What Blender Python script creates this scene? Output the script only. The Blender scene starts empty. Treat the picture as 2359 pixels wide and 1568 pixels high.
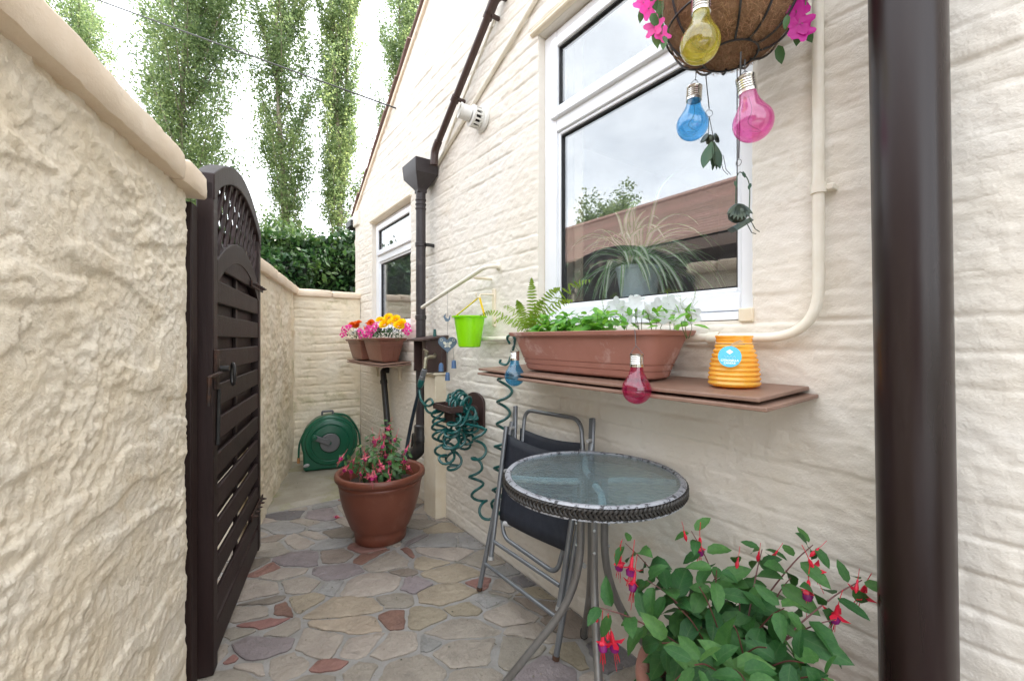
import bpy, bmesh, math, random
import numpy as np
from mathutils import Vector, Matrix, Euler

random.seed(7)
RNG = np.random.default_rng(7)
SC = bpy.context.scene
COL = SC.collection
R = math.radians

# ------------------------------------------------------------------ camera
F = 994.8                      # focal length in units of a 2358 px wide picture
PSI = R(35.66)                 # the house wall runs along +Y; the camera is turned this far towards it
CAM = Vector((-1.33, 0.0, 1.2))
cam = bpy.data.cameras.new('camera')
cam.sensor_width = 36.0
cam.lens = F / 2358 * 36.0
cam.shift_y = -4.7 / 2358
cam.clip_start = 0.02
cam.clip_end = 500
camo = bpy.data.objects.new('camera', cam)
COL.objects.link(camo)
camo.location = CAM
camo.rotation_euler = (R(90), 0, -PSI)
SC.camera = camo

# ------------------------------------------------------------------ sky, sun, exposure
SUN_AZ, SUN_EL = R(96), R(52)          # azimuth from +Y towards +X
world = bpy.data.worlds.new('World')
SC.world = world
world.use_nodes = True
nt = world.node_tree
nt.nodes.clear()
wout = nt.nodes.new('ShaderNodeOutputWorld')
bg = nt.nodes.new('ShaderNodeBackground')
sky = nt.nodes.new('ShaderNodeTexSky')
sky.sky_type = 'NISHITA'
sky.sun_disc = False
sky.sun_elevation = SUN_EL
sky.sun_rotation = SUN_AZ
sky.air_density = 1.0
sky.dust_density = 2.5
sky.ozone_density = 0.6
tc = nt.nodes.new('ShaderNodeTexCoord')
cn = nt.nodes.new('ShaderNodeTexNoise')
cn.inputs['Scale'].default_value = 2.2
cn.inputs['Detail'].default_value = 6
cn.inputs['Roughness'].default_value = 0.6
cmap = nt.nodes.new('ShaderNodeMapping')
cmap.inputs['Scale'].default_value = (1, 1, 2.2)
cr = nt.nodes.new('ShaderNodeMapRange')
cr.inputs['From Min'].default_value = 0.34
cr.inputs['From Max'].default_value = 0.66
cr.inputs['To Min'].default_value = 0.50
cr.inputs['To Max'].default_value = 0.86
mixc = nt.nodes.new('ShaderNodeMix')
mixc.data_type = 'RGBA'
mixc.inputs[7].default_value = (13.0, 13.4, 13.8, 1)      # thin bright cloud
nt.links.new(tc.outputs['Generated'], cmap.inputs['Vector'])
nt.links.new(cmap.outputs['Vector'], cn.inputs['Vector'])
nt.links.new(cn.outputs['Fac'], cr.inputs['Value'])
nt.links.new(cr.outputs['Result'], mixc.inputs[0])
nt.links.new(sky.outputs['Color'], mixc.inputs[6])
nt.links.new(mixc.outputs[2], bg.inputs['Color'])
bg.inputs['Strength'].default_value = 0.15
nt.links.new(bg.outputs['Background'], wout.inputs['Surface'])

sun = bpy.data.lights.new('sun', 'SUN')
sun.energy = 5.0
sun.angle = R(0.5)
sun.color = (1.0, 0.94, 0.84)
suno = bpy.data.objects.new('sun', sun)
COL.objects.link(suno)
sdir = Vector((math.sin(SUN_AZ) * math.cos(SUN_EL), math.cos(SUN_AZ) * math.cos(SUN_EL), math.sin(SUN_EL)))
suno.rotation_euler = (-sdir).to_track_quat('-Z', 'Y').to_euler()
suno.location = (20, 20, 30)

SC.view_settings.view_transform = 'Standard'
SC.view_settings.look = 'None'
SC.view_settings.exposure = 1.12
SC.view_settings.gamma = 1.0
SC.render.film_transparent = False
SC.cycles.max_bounces = 10
SC.cycles.diffuse_bounces = 6
SC.cycles.transparent_max_bounces = 24
SC.cycles.use_denoising = True
SC.cycles.sample_clamp_indirect = 6

# ------------------------------------------------------------------ sighting helpers (a picture point to a place)
SN, CS = math.sin(PSI), math.cos(PSI)

def ray(px, py):
    xr = (px - 1179) / F
    return Vector((SN + xr * CS, CS - xr * SN, (779.3 - py) / F))

def atX(px, py, X):
    d = ray(px, py)
    return CAM + d * ((X - CAM.x) / d.x)

def atZ(px, py, Z=0.0):
    d = ray(px, py)
    return CAM + d * ((Z - CAM.z) / d.z)

def atK(px, py, k):
    return CAM + ray(px, py) * k

# ------------------------------------------------------------------ noise
def _grad(ix, iy, seed):
    with np.errstate(over='ignore'):
        n = (ix.astype(np.int64) * 374761393 + iy.astype(np.int64) * 668265263 + seed * 1442695041) & 0x7fffffff
        n = ((n ^ (n >> 13)) * 1274126177) & 0x7fffffff
        n = n ^ (n >> 16)
    a = (n % 3600) * (2 * np.pi / 3600)
    return np.cos(a), np.sin(a)

def noise2(x, y, seed=0):
    x = np.asarray(x, float); y = np.asarray(y, float)
    ix = np.floor(x); iy = np.floor(y)
    fx = x - ix; fy = y - iy
    u = fx * fx * fx * (fx * (fx * 6 - 15) + 10)
    v = fy * fy * fy * (fy * (fy * 6 - 15) + 10)
    def g(dx, dy):
        gx, gy = _grad(ix + dx, iy + dy, seed)
        return gx * (fx - dx) + gy * (fy - dy)
    a = g(0, 0); b = g(1, 0); c = g(0, 1); d = g(1, 1)
    return (a + (b - a) * u) * (1 - v) + (c + (d - c) * u) * v

def fbm(x, y, octv=4, seed=0, gain=0.5):
    t = 0; a = 1.0; f = 1.0
    for i in range(octv):
        t = t + a * noise2(x * f + 17.3 * i, y * f - 9.1 * i, seed + i * 31)
        a *= gain; f *= 2.03
    return t

def hash2(ix, iy, seed=0):
    c, s = _grad(np.asarray(ix), np.asarray(iy), seed + 991)
    return (np.arctan2(s, c) / (2 * np.pi)) % 1.0

def sstep(a, b, x):
    t = np.clip((x - a) / (b - a), 0, 1)
    return t * t * (3 - 2 * t)

# ------------------------------------------------------------------ materials
def link(nt, a, b):
    nt.links.new(a, b)

def mat(name, col, col2=None, nscale=6.0, rough=0.6, metal=0.0, bump=None, bump2=None, spec=0.5,
        detail=5, lo=0.35, hi=0.65, rnd=0.0, rnd_kind='object', coat=0.0, trans=0.0, stain=None, rough2=None, space='Object',
        streak=None):
    """procedural Principled material: two colours mixed by noise, optional bump, per object or per island value change"""
    m = bpy.data.materials.new(name)
    m.use_nodes = True
    nt = m.node_tree
    b = nt.nodes['Principled BSDF']
    b.inputs['Roughness'].default_value = rough
    b.inputs['Metallic'].default_value = metal
    b.inputs['Specular IOR Level'].default_value = spec
    if coat:
        b.inputs['Coat Weight'].default_value = coat
        b.inputs['Coat Roughness'].default_value = 0.15
    tc = nt.nodes.new('ShaderNodeTexCoord')
    vec = tc.outputs[space]
    if streak:
        mp = nt.nodes.new('ShaderNodeMapping')
        mp.inputs['Scale'].default_value = streak
        link(nt, vec, mp.inputs['Vector'])
        vec = mp.outputs['Vector']
    cur = None
    if col2 is not None:
        n = nt.nodes.new('ShaderNodeTexNoise')
        n.inputs['Scale'].default_value = nscale
        n.inputs['Detail'].default_value = detail
        n.inputs['Roughness'].default_value = 0.62
        link(nt, vec, n.inputs['Vector'])
        mr = nt.nodes.new('ShaderNodeMapRange')
        mr.inputs['From Min'].default_value = lo
        mr.inputs['From Max'].default_value = hi
        link(nt, n.outputs['Fac'], mr.inputs['Value'])
        mx = nt.nodes.new('ShaderNodeMix')
        mx.data_type = 'RGBA'
        mx.inputs[6].default_value = (*col, 1)
        mx.inputs[7].default_value = (*col2, 1)
        link(nt, mr.outputs['Result'], mx.inputs[0])
        cur = mx.outputs[2]
        if rough2 is not None:
            rr = nt.nodes.new('ShaderNodeMapRange')
            rr.inputs['To Min'].default_value = rough
            rr.inputs['To Max'].default_value = rough2
            link(nt, mr.outputs['Result'], rr.inputs['Value'])
            link(nt, rr.outputs['Result'], b.inputs['Roughness'])
    if stain is not None:                      # (colour, scale, lo, hi)
        n = nt.nodes.new('ShaderNodeTexNoise')
        n.inputs['Scale'].default_value = stain[1]
        n.inputs['Detail'].default_value = 7
        n.inputs['Roughness'].default_value = 0.7
        n.inputs['Distortion'].default_value = 0.4
        link(nt, vec, n.inputs['Vector'])
        mr = nt.nodes.new('ShaderNodeMapRange')
        mr.inputs['From Min'].default_value = stain[2]
        mr.inputs['From Max'].default_value = stain[3]
        link(nt, n.outputs['Fac'], mr.inputs['Value'])
        mx = nt.nodes.new('ShaderNodeMix')
        mx.data_type = 'RGBA'
        if cur is None:
            mx.inputs[6].default_value = (*col, 1)
        else:
            link(nt, cur, mx.inputs[6])
        mx.inputs[7].default_value = (*stain[0], 1)
        link(nt, mr.outputs['Result'], mx.inputs[0])
        cur = mx.outputs[2]
    if rnd:
        if rnd_kind == 'object':
            o = nt.nodes.new('ShaderNodeObjectInfo').outputs['Random']
        else:
            o = nt.nodes.new('ShaderNodeNewGeometry').outputs['Random Per Island']
        hs = nt.nodes.new('ShaderNodeHueSaturation')
        if cur is None:
            hs.inputs['Color'].default_value = (*col, 1)
        else:
            link(nt, cur, hs.inputs['Color'])
        mr = nt.nodes.new('ShaderNodeMapRange')
        mr.inputs['To Min'].default_value = 1 - rnd
        mr.inputs['To Max'].default_value = 1 + rnd
        link(nt, o, mr.inputs['Value'])
        link(nt, mr.outputs['Result'], hs.inputs['Value'])
        mh = nt.nodes.new('ShaderNodeMapRange')
        mh.inputs['To Min'].default_value = 0.5 + rnd * 0.06
        mh.inputs['To Max'].default_value = 0.5 - rnd * 0.06
        link(nt, o, mh.inputs['Value'])
        link(nt, mh.outputs['Result'], hs.inputs['Hue'])
        cur = hs.outputs['Color']
    if cur is None:
        b.inputs['Base Color'].default_value = (*col, 1)
    else:
        link(nt, cur, b.inputs['Base Color'])
    last = None
    for bp in (bump, bump2):
        if bp is None:
            continue
        n = nt.nodes.new('ShaderNodeTexNoise')
        n.inputs['Scale'].default_value = bp[0]
        n.inputs['Detail'].default_value = bp[3] if len(bp) > 3 else 6
        n.inputs['Roughness'].default_value = 0.6
        link(nt, vec, n.inputs['Vector'])
        bn = nt.nodes.new('ShaderNodeBump')
        bn.inputs['Strength'].default_value = bp[1]
        bn.inputs['Distance'].default_value = bp[2]
        link(nt, n.outputs['Fac'], bn.inputs['Height'])
        if last is not None:
            link(nt, last, bn.inputs['Normal'])
        last = bn.outputs['Normal']
    if last is not None:
        link(nt, last, b.inputs['Normal'])
    if trans:                                   # thin leaf or petal: light passes through
        tr = nt.nodes.new('ShaderNodeBsdfTranslucent')
        if cur is None:
            tr.inputs['Color'].default_value = (*[min(1, c * 1.5) for c in col], 1)
        else:
            hs2 = nt.nodes.new('ShaderNodeHueSaturation')
            hs2.inputs['Value'].default_value = 1.5
            hs2.inputs['Saturation'].default_value = 1.05
            hs2.inputs['Hue'].default_value = 0.485
            link(nt, cur, hs2.inputs['Color'])
            link(nt, hs2.outputs['Color'], tr.inputs['Color'])
        ms = nt.nodes.new('ShaderNodeMixShader')
        ms.inputs[0].default_value = trans
        link(nt, b.outputs[0], ms.inputs[1])
        link(nt, tr.outputs[0], ms.inputs[2])
        link(nt, ms.outputs[0], nt.nodes['Material Output'].inputs['Surface'])
    return m

def glass_mat(name, tint, ior=1.5, rough=0.0, veil=None, bump=None, boost=1.0):
    """thin sheet glass: tinted see-through plus a Fresnel mirror, optional milky veil (colour, share)"""
    m = bpy.data.materials.new(name)
    m.use_nodes = True
    nt = m.node_tree
    nt.nodes.remove(nt.nodes['Principled BSDF'])
    out = nt.nodes['Material Output']
    t = nt.nodes.new('ShaderNodeBsdfTransparent')
    t.inputs['Color'].default_value = (*tint, 1)
    g = nt.nodes.new('ShaderNodeBsdfGlossy')
    g.inputs['Roughness'].default_value = rough
    g.inputs['Color'].default_value = (boost, boost, boost, 1)
    fr = nt.nodes.new('ShaderNodeLayerWeight')            # Schlick's curve, the same from both sides of the sheet
    fr.inputs['Blend'].default_value = 0.5
    pw = nt.nodes.new('ShaderNodeMath'); pw.operation = 'POWER'; pw.inputs[1].default_value = 5
    link(nt, fr.outputs['Facing'], pw.inputs[0])
    fm = nt.nodes.new('ShaderNodeMapRange')
    fm.inputs['To Min'].default_value = ((ior - 1) / (ior + 1)) ** 2
    link(nt, pw.outputs[0], fm.inputs['Value'])
    ms = nt.nodes.new('ShaderNodeMixShader')
    link(nt, fm.outputs['Result'], ms.inputs[0])
    base = t.outputs[0]
    if veil:
        d = nt.nodes.new('ShaderNodeBsdfDiffuse')
        d.inputs['Color'].default_value = (*veil[0], 1)
        tl = nt.nodes.new('ShaderNodeBsdfTranslucent')
        tl.inputs['Color'].default_value = (*veil[0], 1)
        m1 = nt.nodes.new('ShaderNodeMixShader')
        m1.inputs[0].default_value = 0.5
        link(nt, d.outputs[0], m1.inputs[1]); link(nt, tl.outputs[0], m1.inputs[2])
        m2 = nt.nodes.new('ShaderNodeMixShader')
        if len(veil) > 2:
            tc = nt.nodes.new('ShaderNodeTexCoord')
            n = nt.nodes.new('ShaderNodeTexNoise')
            n.inputs['Scale'].default_value = veil[2]
            n.inputs['Detail'].default_value = 7
            link(nt, tc.outputs['Object'], n.inputs['Vector'])
            mr = nt.nodes.new('ShaderNodeMapRange')
            mr.inputs['From Min'].default_value = 0.3
            mr.inputs['From Max'].default_value = 0.7
            mr.inputs['To Min'].default_value = veil[1] * 0.5
            mr.inputs['To Max'].default_value = min(1, veil[1] * 1.5)
            link(nt, n.outputs['Fac'], mr.inputs['Value'])
            link(nt, mr.outputs['Result'], m2.inputs[0])
        else:
            m2.inputs[0].default_value = veil[1]
        link(nt, t.outputs[0], m2.inputs[1]); link(nt, m1.outputs[0], m2.inputs[2])
        base = m2.outputs[0]
    link(nt, base, ms.inputs[1])
    link(nt, g.outputs[0], ms.inputs[2])
    link(nt, ms.outputs[0], out.inputs['Surface'])
    if bump:
        tc = nt.nodes.new('ShaderNodeTexCoord')
        n = nt.nodes.new('ShaderNodeTexNoise')
        n.inputs['Scale'].default_value = bump[0]
        n.inputs['Detail'].default_value = 3
        link(nt, tc.outputs['Object'], n.inputs['Vector'])
        bn = nt.nodes.new('ShaderNodeBump')
        bn.inputs['Strength'].default_value = bump[1]
        bn.inputs['Distance'].default_value = bump[2]
        link(nt, n.outputs['Fac'], bn.inputs['Height'])
        link(nt, bn.outputs[0], g.inputs['Normal']); link(nt, bn.outputs[0], fr.inputs['Normal'])
    return m

M = {}
M['paint_house'] = mat('painted masonry house', (0.76, 0.715, 0.645), (0.74, 0.68, 0.585), 2.6, rough=0.62, bump=(42, .6, .006), bump2=(190, .45, .0025),
                       stain=((0.60, 0.49, 0.36), 3.3, .60, .85))
M['paint_left'] = mat('painted rough wall', (0.87, 0.80, 0.68), (0.82, 0.72, 0.56), 7.0, rough=0.7, bump=(38, .8, .010), bump2=(150, .6, .004),
                      stain=((0.62, 0.49, 0.31), 5.0, .57, .80))
M['paint_back'] = mat('painted mossy wall', (0.80, 0.73, 0.59), (0.75, 0.65, 0.48), 3.5, rough=0.7, bump=(45, .5, .005), bump2=(170, .3, .002),
                      stain=((0.42, 0.38, 0.19), 4.5, .54, .74))
M['coping'] = mat('painted coping', (0.80, 0.68, 0.54), (0.74, 0.60, 0.45), 5, rough=0.6, bump=(40, .4, .005), bump2=(160, .25, .002),
                  stain=((0.45, 0.36, 0.26), 7.0, .62, .8))
M['trim'] = mat('cream trim paint', (0.78, 0.70, 0.56), (0.72, 0.62, 0.46), 12, rough=0.5, bump=(50, .3, .003))
M['pipe_cream'] = mat('cream painted pipe', (0.80, 0.76, 0.66), (0.75, 0.69, 0.57), 18, rough=0.42, bump=(60, .2, .002), stain=((0.5, .36, .2), 14, .66, .8))
M['upvc'] = mat('white window plastic', (0.82, 0.84, 0.87), (0.78, 0.80, 0.83), 5, rough=0.28, bump=(90, .03, .001))
M['gasket'] = mat('black rubber gasket', (0.012, 0.012, 0.014), rough=0.5)
M['pane'] = glass_mat('window glass', (0.95, 0.97, 0.97), ior=2.5, veil=((.62, .68, .72), .04, 9))
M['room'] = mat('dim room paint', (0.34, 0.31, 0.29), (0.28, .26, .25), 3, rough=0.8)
M['curtain'] = mat('beige curtain cloth', (0.42, 0.35, 0.26), (0.36, .29, .21), 20, rough=0.9, bump=(120, .2, .002))
M['brownpipe'] = mat('brown plastic pipe', (0.014, 0.0070, 0.0068), (0.020, .0105, .0098), 5, rough=0.24, spec=.40, bump=(30, .08, .002), streak=(1, 1, .10), rough2=.40, stain=((.034, .026, .025), 14, .58, .85))
M['brownpipe_worn'] = mat('worn brown pipe paint', (0.040, 0.020, 0.016), (0.055, .028, .022), 12, rough=0.4, bump=(60, .2, .002), stain=((.6, .55, .45), 30, .68, .74))
M['hopperplastic'] = mat('slate brown plastic', (0.034, 0.028, 0.030), (0.046, .038, .039), 6, rough=0.42, spec=.35, bump=(90, .1, .001), stain=((.13, .11, .10), 9, .6, .85))
M['black'] = mat('black metal', (0.012, 0.012, 0.013), (0.03, .027, .025), 30, rough=0.42, bump=(120, .2, .001))
M['gatewood'] = mat('dark stained gate wood', (0.020, 0.0105, 0.0095), (0.034, .020, .019), 8, rough=0.55, spec=.3, bump=(40, .5, .003), bump2=(160, .3, .001), streak=(1, 1, 1), rnd=.18, rough2=.62)
M['gateframe'] = mat('dark stained frame wood', (0.018, 0.0085, 0.0080), (0.028, .015, .014), 7, rough=0.5, spec=.3, bump=(30, .4, .003), bump2=(140, .3, .001), streak=(3, 3, .3))
M['iron'] = mat('rusty dark iron', (0.022, 0.016, 0.015), (0.07, .03, .018), 40, rough=0.55, metal=.4, bump=(120, .3, .001))
M['shelfwood'] = mat('brown hardboard', (0.20, 0.118, 0.084), (0.255, .155, .115), 14, rough=0.5, bump=(80, .25, .002), stain=((.12, .06, .04), 9, .62, .8))
M['boxwood'] = mat('dark brown box wood', (0.040, 0.020, 0.018), (0.06, .032, .027), 14, rough=0.5, bump=(60, .3, .002))
M['terracotta'] = mat('terracotta plastic', (0.15, 0.043, 0.024), (0.18, .058, .033), 7, rough=0.42, bump=(70, .12, .002), stain=((.26, .12, .08), 6, .56, .85))
M['planter'] = mat('faded terracotta plastic', (0.34, 0.155, 0.118), (0.29, .125, .092), 5, rough=0.45, bump=(80, .12, .002), stain=((.58, .44, .40), 6, .55, .74))
M['planter_dark'] = mat('brown plastic planter', (0.23, 0.095, 0.065), (0.19, .075, .05), 8, rough=0.42, bump=(80, .12, .002), stain=((.34, .2, .15), 9, .6, .8))
M['soil'] = mat('potting soil', (0.02, 0.013, 0.009), (0.045, .03, .02), 60, rough=0.95, bump=(90, .8, .01))
M['mortar'] = mat('pale mortar', (0.33, 0.315, 0.30), (0.25, .235, .215), 9, rough=0.85, bump=(60, .6, .006), bump2=(240, .4, .002), stain=((.19, .185, .14), 6, .54, .72))
M['slab'] = mat('damp concrete slab', (0.34, 0.31, 0.25), (0.26, .235, .18), 5, rough=0.6, bump=(50, .4, .004), bump2=(200, .3, .0015), stain=((.22, .21, .085), 3.6, .50, .68))
for nm, c1, c2 in (('t', (.345, .30, .25), (.285, .245, .205)), ('y', (.37, .305, .225), (.30, .245, .18)), ('p', (.245, .205, .205), (.205, .172, .172)),
                   ('r', (.25, .13, .10), (.20, .105, .085)), ('g', (.29, .28, .265), (.24, .23, .22)), ('d', (.135, .125, .13), (.17, .155, .155)),
                   ('b', (.225, .185, .15), (.185, .15, .12))):
    M['stone_' + nm] = mat('paving stone ' + nm, c1, c2, 7, rough=0.5, rough2=.72, bump=(30, .9, .014), bump2=(140, .6, .004), rnd=.18,
                           stain=(tuple(v * .60 + .015 for v in c1), 12, .54, .74))
M['steel'] = mat('grey powder coated steel', (0.24, 0.255, 0.275), (0.20, .212, .23), 20, rough=0.33, metal=.55, bump=(150, .08, .001), stain=((.16, .09, .06), 26, .70, .8))
M['steel_worn'] = mat('worn grey leg steel', (0.25, 0.245, 0.24), (0.17, .16, .15), 22, rough=0.42, metal=.5, bump=(150, .15, .001), streak=(1, 1, .25))
M['capgrey'] = mat('grey plastic cap', (0.42, 0.42, 0.42), (.34, .33, .32), 30, rough=.5)
M['rust'] = mat('rusty foot', (0.10, 0.045, 0.022), (.05, .03, .022), 60, rough=.8, bump=(120, .5, .002))
M['mesh_navy'] = mat('navy woven sling', (0.010, 0.014, 0.024), (0.018, .022, .034), 40, rough=0.6, bump=(900, .6, .0015), stain=((.2, .21, .22), 70, .72, .78))
M['rimwhite'] = mat('flaking white rim', (0.36, 0.37, 0.40), (0.26, .27, .30), 9, rough=0.45, bump=(60, .3, .002), stain=((.03, .03, .035), 70, .53, .57))
M['wicker'] = mat('black braided wicker', (0.014, 0.012, 0.011), (0.034, .029, .025), 60, rough=0.5, bump=(160, .4, .002), stain=((.35, .36, .36), 90, .72, .76))
M['tableglass'] = glass_mat('hammered table glass', (.66, .78, .81), ior=1.9, rough=0.16, veil=((.38, .50, .55), .22, 30), bump=(60, .5, .006))
M['hosegreen'] = mat('teal hose', (0.003, 0.070, 0.066), (0.005, .092, .085), 20, rough=0.28, spec=.6)
M['hosenavy'] = mat('dark navy hose', (0.008, 0.016, 0.026), (0.012, .025, .036), 20, rough=0.35)
M['reelgreen'] = mat('green moulded plastic', (0.004, 0.082, 0.042), (0.006, .105, .054), 4, rough=0.3, bump=(140, .06, .001))
M['reelgrey'] = mat('grey moulded plastic', (0.10, 0.105, 0.11), (.13, .13, .135), 8, rough=0.45)
M['brass'] = mat('tarnished brass', (0.30, 0.26, 0.17), (0.16, .15, .12), 40, rough=0.4, metal=.8, bump=(90, .3, .001))
M['copper'] = mat('orange hose fitting', (0.42, .19, .06), rough=.4)
M['lime'] = mat('lime plastic', (0.34, 0.76, 0.006), (0.30, .68, .008), 3, rough=0.32, trans=.25)
M['yellow'] = mat('yellow plastic handle', (0.84, 0.60, 0.005), rough=0.35)
M['heart'] = mat('blue grey tin', (0.115, 0.165, 0.225), (0.09, .13, .18), 20, rough=0.45, metal=.2, bump=(120, .1, .001))
M['bell'] = mat('blue enamel bell', (0.075, 0.15, 0.30), (.06, .12, .24), 20, rough=0.4)
M['wire'] = mat('thin grey wire', (0.11, 0.115, 0.12), rough=0.4, metal=.7)
M['chrome'] = mat('bright tin cap', (0.72, 0.70, 0.66), (.6, .58, .55), 30, rough=0.2, metal=1.0)
M['coir'] = mat('coir fibre', (0.30, 0.165, 0.085), (0.19, .095, .045), 26, rough=0.95, bump=(70, 1.0, .012), bump2=(260, .8, .004))
M['coirhair'] = mat('coir strand', (0.46, .28, .15), (.28, .15, .075), 30, rough=.8, rnd=.3, rnd_kind='island')
M['candleglass'] = mat('amber ribbed glass', (0.86, 0.60, 0.11), (.82, .50, .06), 6, rough=0.14, coat=.6, trans=.4)
M['tag'] = mat('sky blue card', (0.10, 0.50, 0.68), rough=0.5)
M['white'] = mat('white print', (0.85, .86, .86), rough=.5)
M['raffia'] = mat('raffia string', (0.62, .42, .22), rough=.7)
M['flue'] = mat('off white flue plastic', (0.74, 0.73, 0.70), (.66, .65, .61), 12, rough=.38)
M['slot'] = mat('dark slot', (.03, .025, .022), rough=.8)
M['ornament'] = mat('dark patinated tin', (0.035, 0.05, 0.048), (.06, .075, .05), 40, rough=.35, metal=.6)
M['ornament_green'] = mat('green painted tin', (0.03, 0.075, 0.045), (.05, .09, .05), 30, rough=.4, metal=.4)
M['rooftile'] = mat('brown roof tile', (0.18, 0.115, 0.10), (.24, .155, .13), 14, rough=.8, bump=(60, .4, .005), rnd=.15)
M['roofdark'] = mat('dark roof edge', (0.05, .035, .03), (.08, .055, .045), 20, rough=.8)
M['brickdark'] = mat('dark brick wall', (0.085, .05, .04), (.06, .038, .032), 10, rough=.85, bump=(40, .4, .006))
M['ground'] = mat('grass and earth', (0.055, .075, .025), (.09, .08, .05), 1.2, rough=.95, bump=(8, .6, .05))
M['bark'] = mat('poplar bark', (0.26, .22, .17), (.18, .145, .11), 6, rough=.85, bump=(14, .6, .03), streak=(1, 1, .25))
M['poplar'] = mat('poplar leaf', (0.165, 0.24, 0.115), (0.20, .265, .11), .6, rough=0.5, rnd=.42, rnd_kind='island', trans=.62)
M['poplar_dark'] = mat('dark shrub leaf', (0.050, 0.10, 0.035), (0.075, .13, .035), .6, rough=0.5, rnd=.38, rnd_kind='island', trans=.42)  # darker green leaf of the shrubs behind the hedge
M['hedge'] = mat('hedge leaf', (0.020, 0.062, 0.022), (0.04, .085, .02), 2.2, rough=0.32, rnd=.45, rnd_kind='island', trans=.28)
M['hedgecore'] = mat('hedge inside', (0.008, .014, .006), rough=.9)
M['leaf_fuchsia'] = mat('fuchsia leaf', (0.024, 0.095, 0.022), (0.045, .14, .030), 5, rough=0.5, spec=.35, rnd=.40, trans=.22, bump=(160, .35, .002), stain=((.10, .11, .02), 3, .66, .85))
M['leaf_small'] = mat('small fuchsia leaf', (0.055, 0.15, 0.045), (0.08, .19, .055), 40, rough=0.42, rnd=.3, trans=.3)
M['leaf_bright'] = mat('bright herb leaf', (0.14, 0.37, 0.05), (0.18, .43, .06), 40, rough=0.4, rnd=.28, trans=.35)
M['leaf_dark'] = mat('dark marigold leaf', (0.016, 0.06, 0.018), (.025, .085, .022), 50, rough=0.5, rnd=.3, trans=.2)
M['fern'] = mat('fern green', (0.16, 0.27, 0.025), (0.22, .33, .04), 12, rough=0.5, rnd=.18, trans=.4)
M['spider_green'] = mat('spider plant green', (0.24, 0.42, 0.19), (.28, .48, .22), 9, rough=.4, rnd=.2, trans=.3)
M['spider_white'] = mat('spider plant stripe', (0.76, .80, .66), rough=.45, trans=.3)
M['stem_red'] = mat('red brown stem', (0.13, 0.035, 0.035), (.09, .03, .025), 40, rough=.5)
M['stem_green'] = mat('green stem', (0.07, .11, .03), rough=.5)
M['fuchsia_red'] = mat('fuchsia red sepal', (0.60, 0.012, 0.030), (.70, .02, .06), 60, rough=.38, trans=.25)
M['fuchsia_purple'] = mat('fuchsia purple petal', (0.17, 0.010, 0.16), (.26, .01, .16), 60, rough=.4, trans=.25)
M['fuchsia_pink'] = mat('fuchsia pink sepal', (0.68, 0.10, 0.16), (.74, .20, .24), 60, rough=.4, trans=.3)
M['fuchsia_magenta'] = mat('fuchsia magenta petal', (0.45, 0.015, 0.13), (.55, .03, .2), 60, rough=.4, trans=.25)
M['pink'] = mat('pink petal', (0.82, 0.055, 0.34), (.80, .12, .42), 60, rough=.5, trans=.35, rnd=.12)
M['magenta'] = mat('magenta petal', (0.46, 0.006, 0.23), (.52, .012, .30), 60, rough=.5, trans=.35)
M['marigold'] = mat('yellow marigold', (0.92, 0.74, 0.008), (.92, .64, .006), 90, rough=.6, trans=.2)
M['orange'] = mat('orange marigold', (0.80, 0.22, 0.004), (.70, .13, .004), 90, rough=.6, trans=.2)
M['petunia'] = mat('white petal', (0.68, 0.70, 0.71), (.60, .63, .63), 50, rough=.5, trans=.35)
M['potblue'] = mat('pale blue ceramic', (0.66, .76, .80), (.62, .71, .75), 5, rough=.3)
for nm, c, v in (('yellow', (.94, .88, .36), (.85, .76, .15)), ('blue', (.34, .70, .94), (.10, .42, .85)), ('pink', (.95, .46, .74), (.85, .16, .5)), ('ruby', (.84, .20, .44), (.6, .02, .16)), ('aqua', (.28, .64, .86), (.05, .35, .62))):
    M['bulb_' + nm] = glass_mat('bulb glass ' + nm, c, ior=1.75, veil=(v, .20, 30))

def add_veins(m, col, amount=.6):
    """pale midrib and side veins, laid out in the leaf's own coordinates"""
    nt = m.node_tree; b = nt.nodes['Principled BSDF']
    src = b.inputs['Base Color'].links[0].from_socket
    tc = nt.nodes.new('ShaderNodeTexCoord'); sp = nt.nodes.new('ShaderNodeSeparateXYZ')
    link(nt, tc.outputs['Object'], sp.inputs[0])
    def mth(op, a, v=None, clamp=False):
        n = nt.nodes.new('ShaderNodeMath'); n.operation = op; n.use_clamp = clamp
        for i, q in enumerate((a, v)):
            if q is None: continue
            if isinstance(q, (int, float)): n.inputs[i].default_value = q
            else: link(nt, q, n.inputs[i])
        return n.outputs[0]
    ax = mth('ABSOLUTE', sp.outputs['X'])
    mid = mth('SUBTRACT', 1.0, mth('MULTIPLY', ax, 55.0), True)
    w = mth('SUBTRACT', sp.outputs['Y'], mth('MULTIPLY', ax, 1.1))
    sn = mth('SINE', mth('MULTIPLY', w, 48.0))
    side = mth('MULTIPLY', mth('SUBTRACT', sn, .80, True), 2.2)
    f = mth('MULTIPLY', mth('MAXIMUM', mid, side), amount, True)
    mx = nt.nodes.new('ShaderNodeMix'); mx.data_type = 'RGBA'
    link(nt, f, mx.inputs[0]); link(nt, src, mx.inputs[6]); mx.inputs[7].default_value = (*col, 1)
    link(nt, mx.outputs[2], b.inputs['Base Color'])
    return m
add_veins(M['leaf_fuchsia'], (.085, .15, .06), .55)

# ------------------------------------------------------------------ mesh building
ORG = {}

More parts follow.
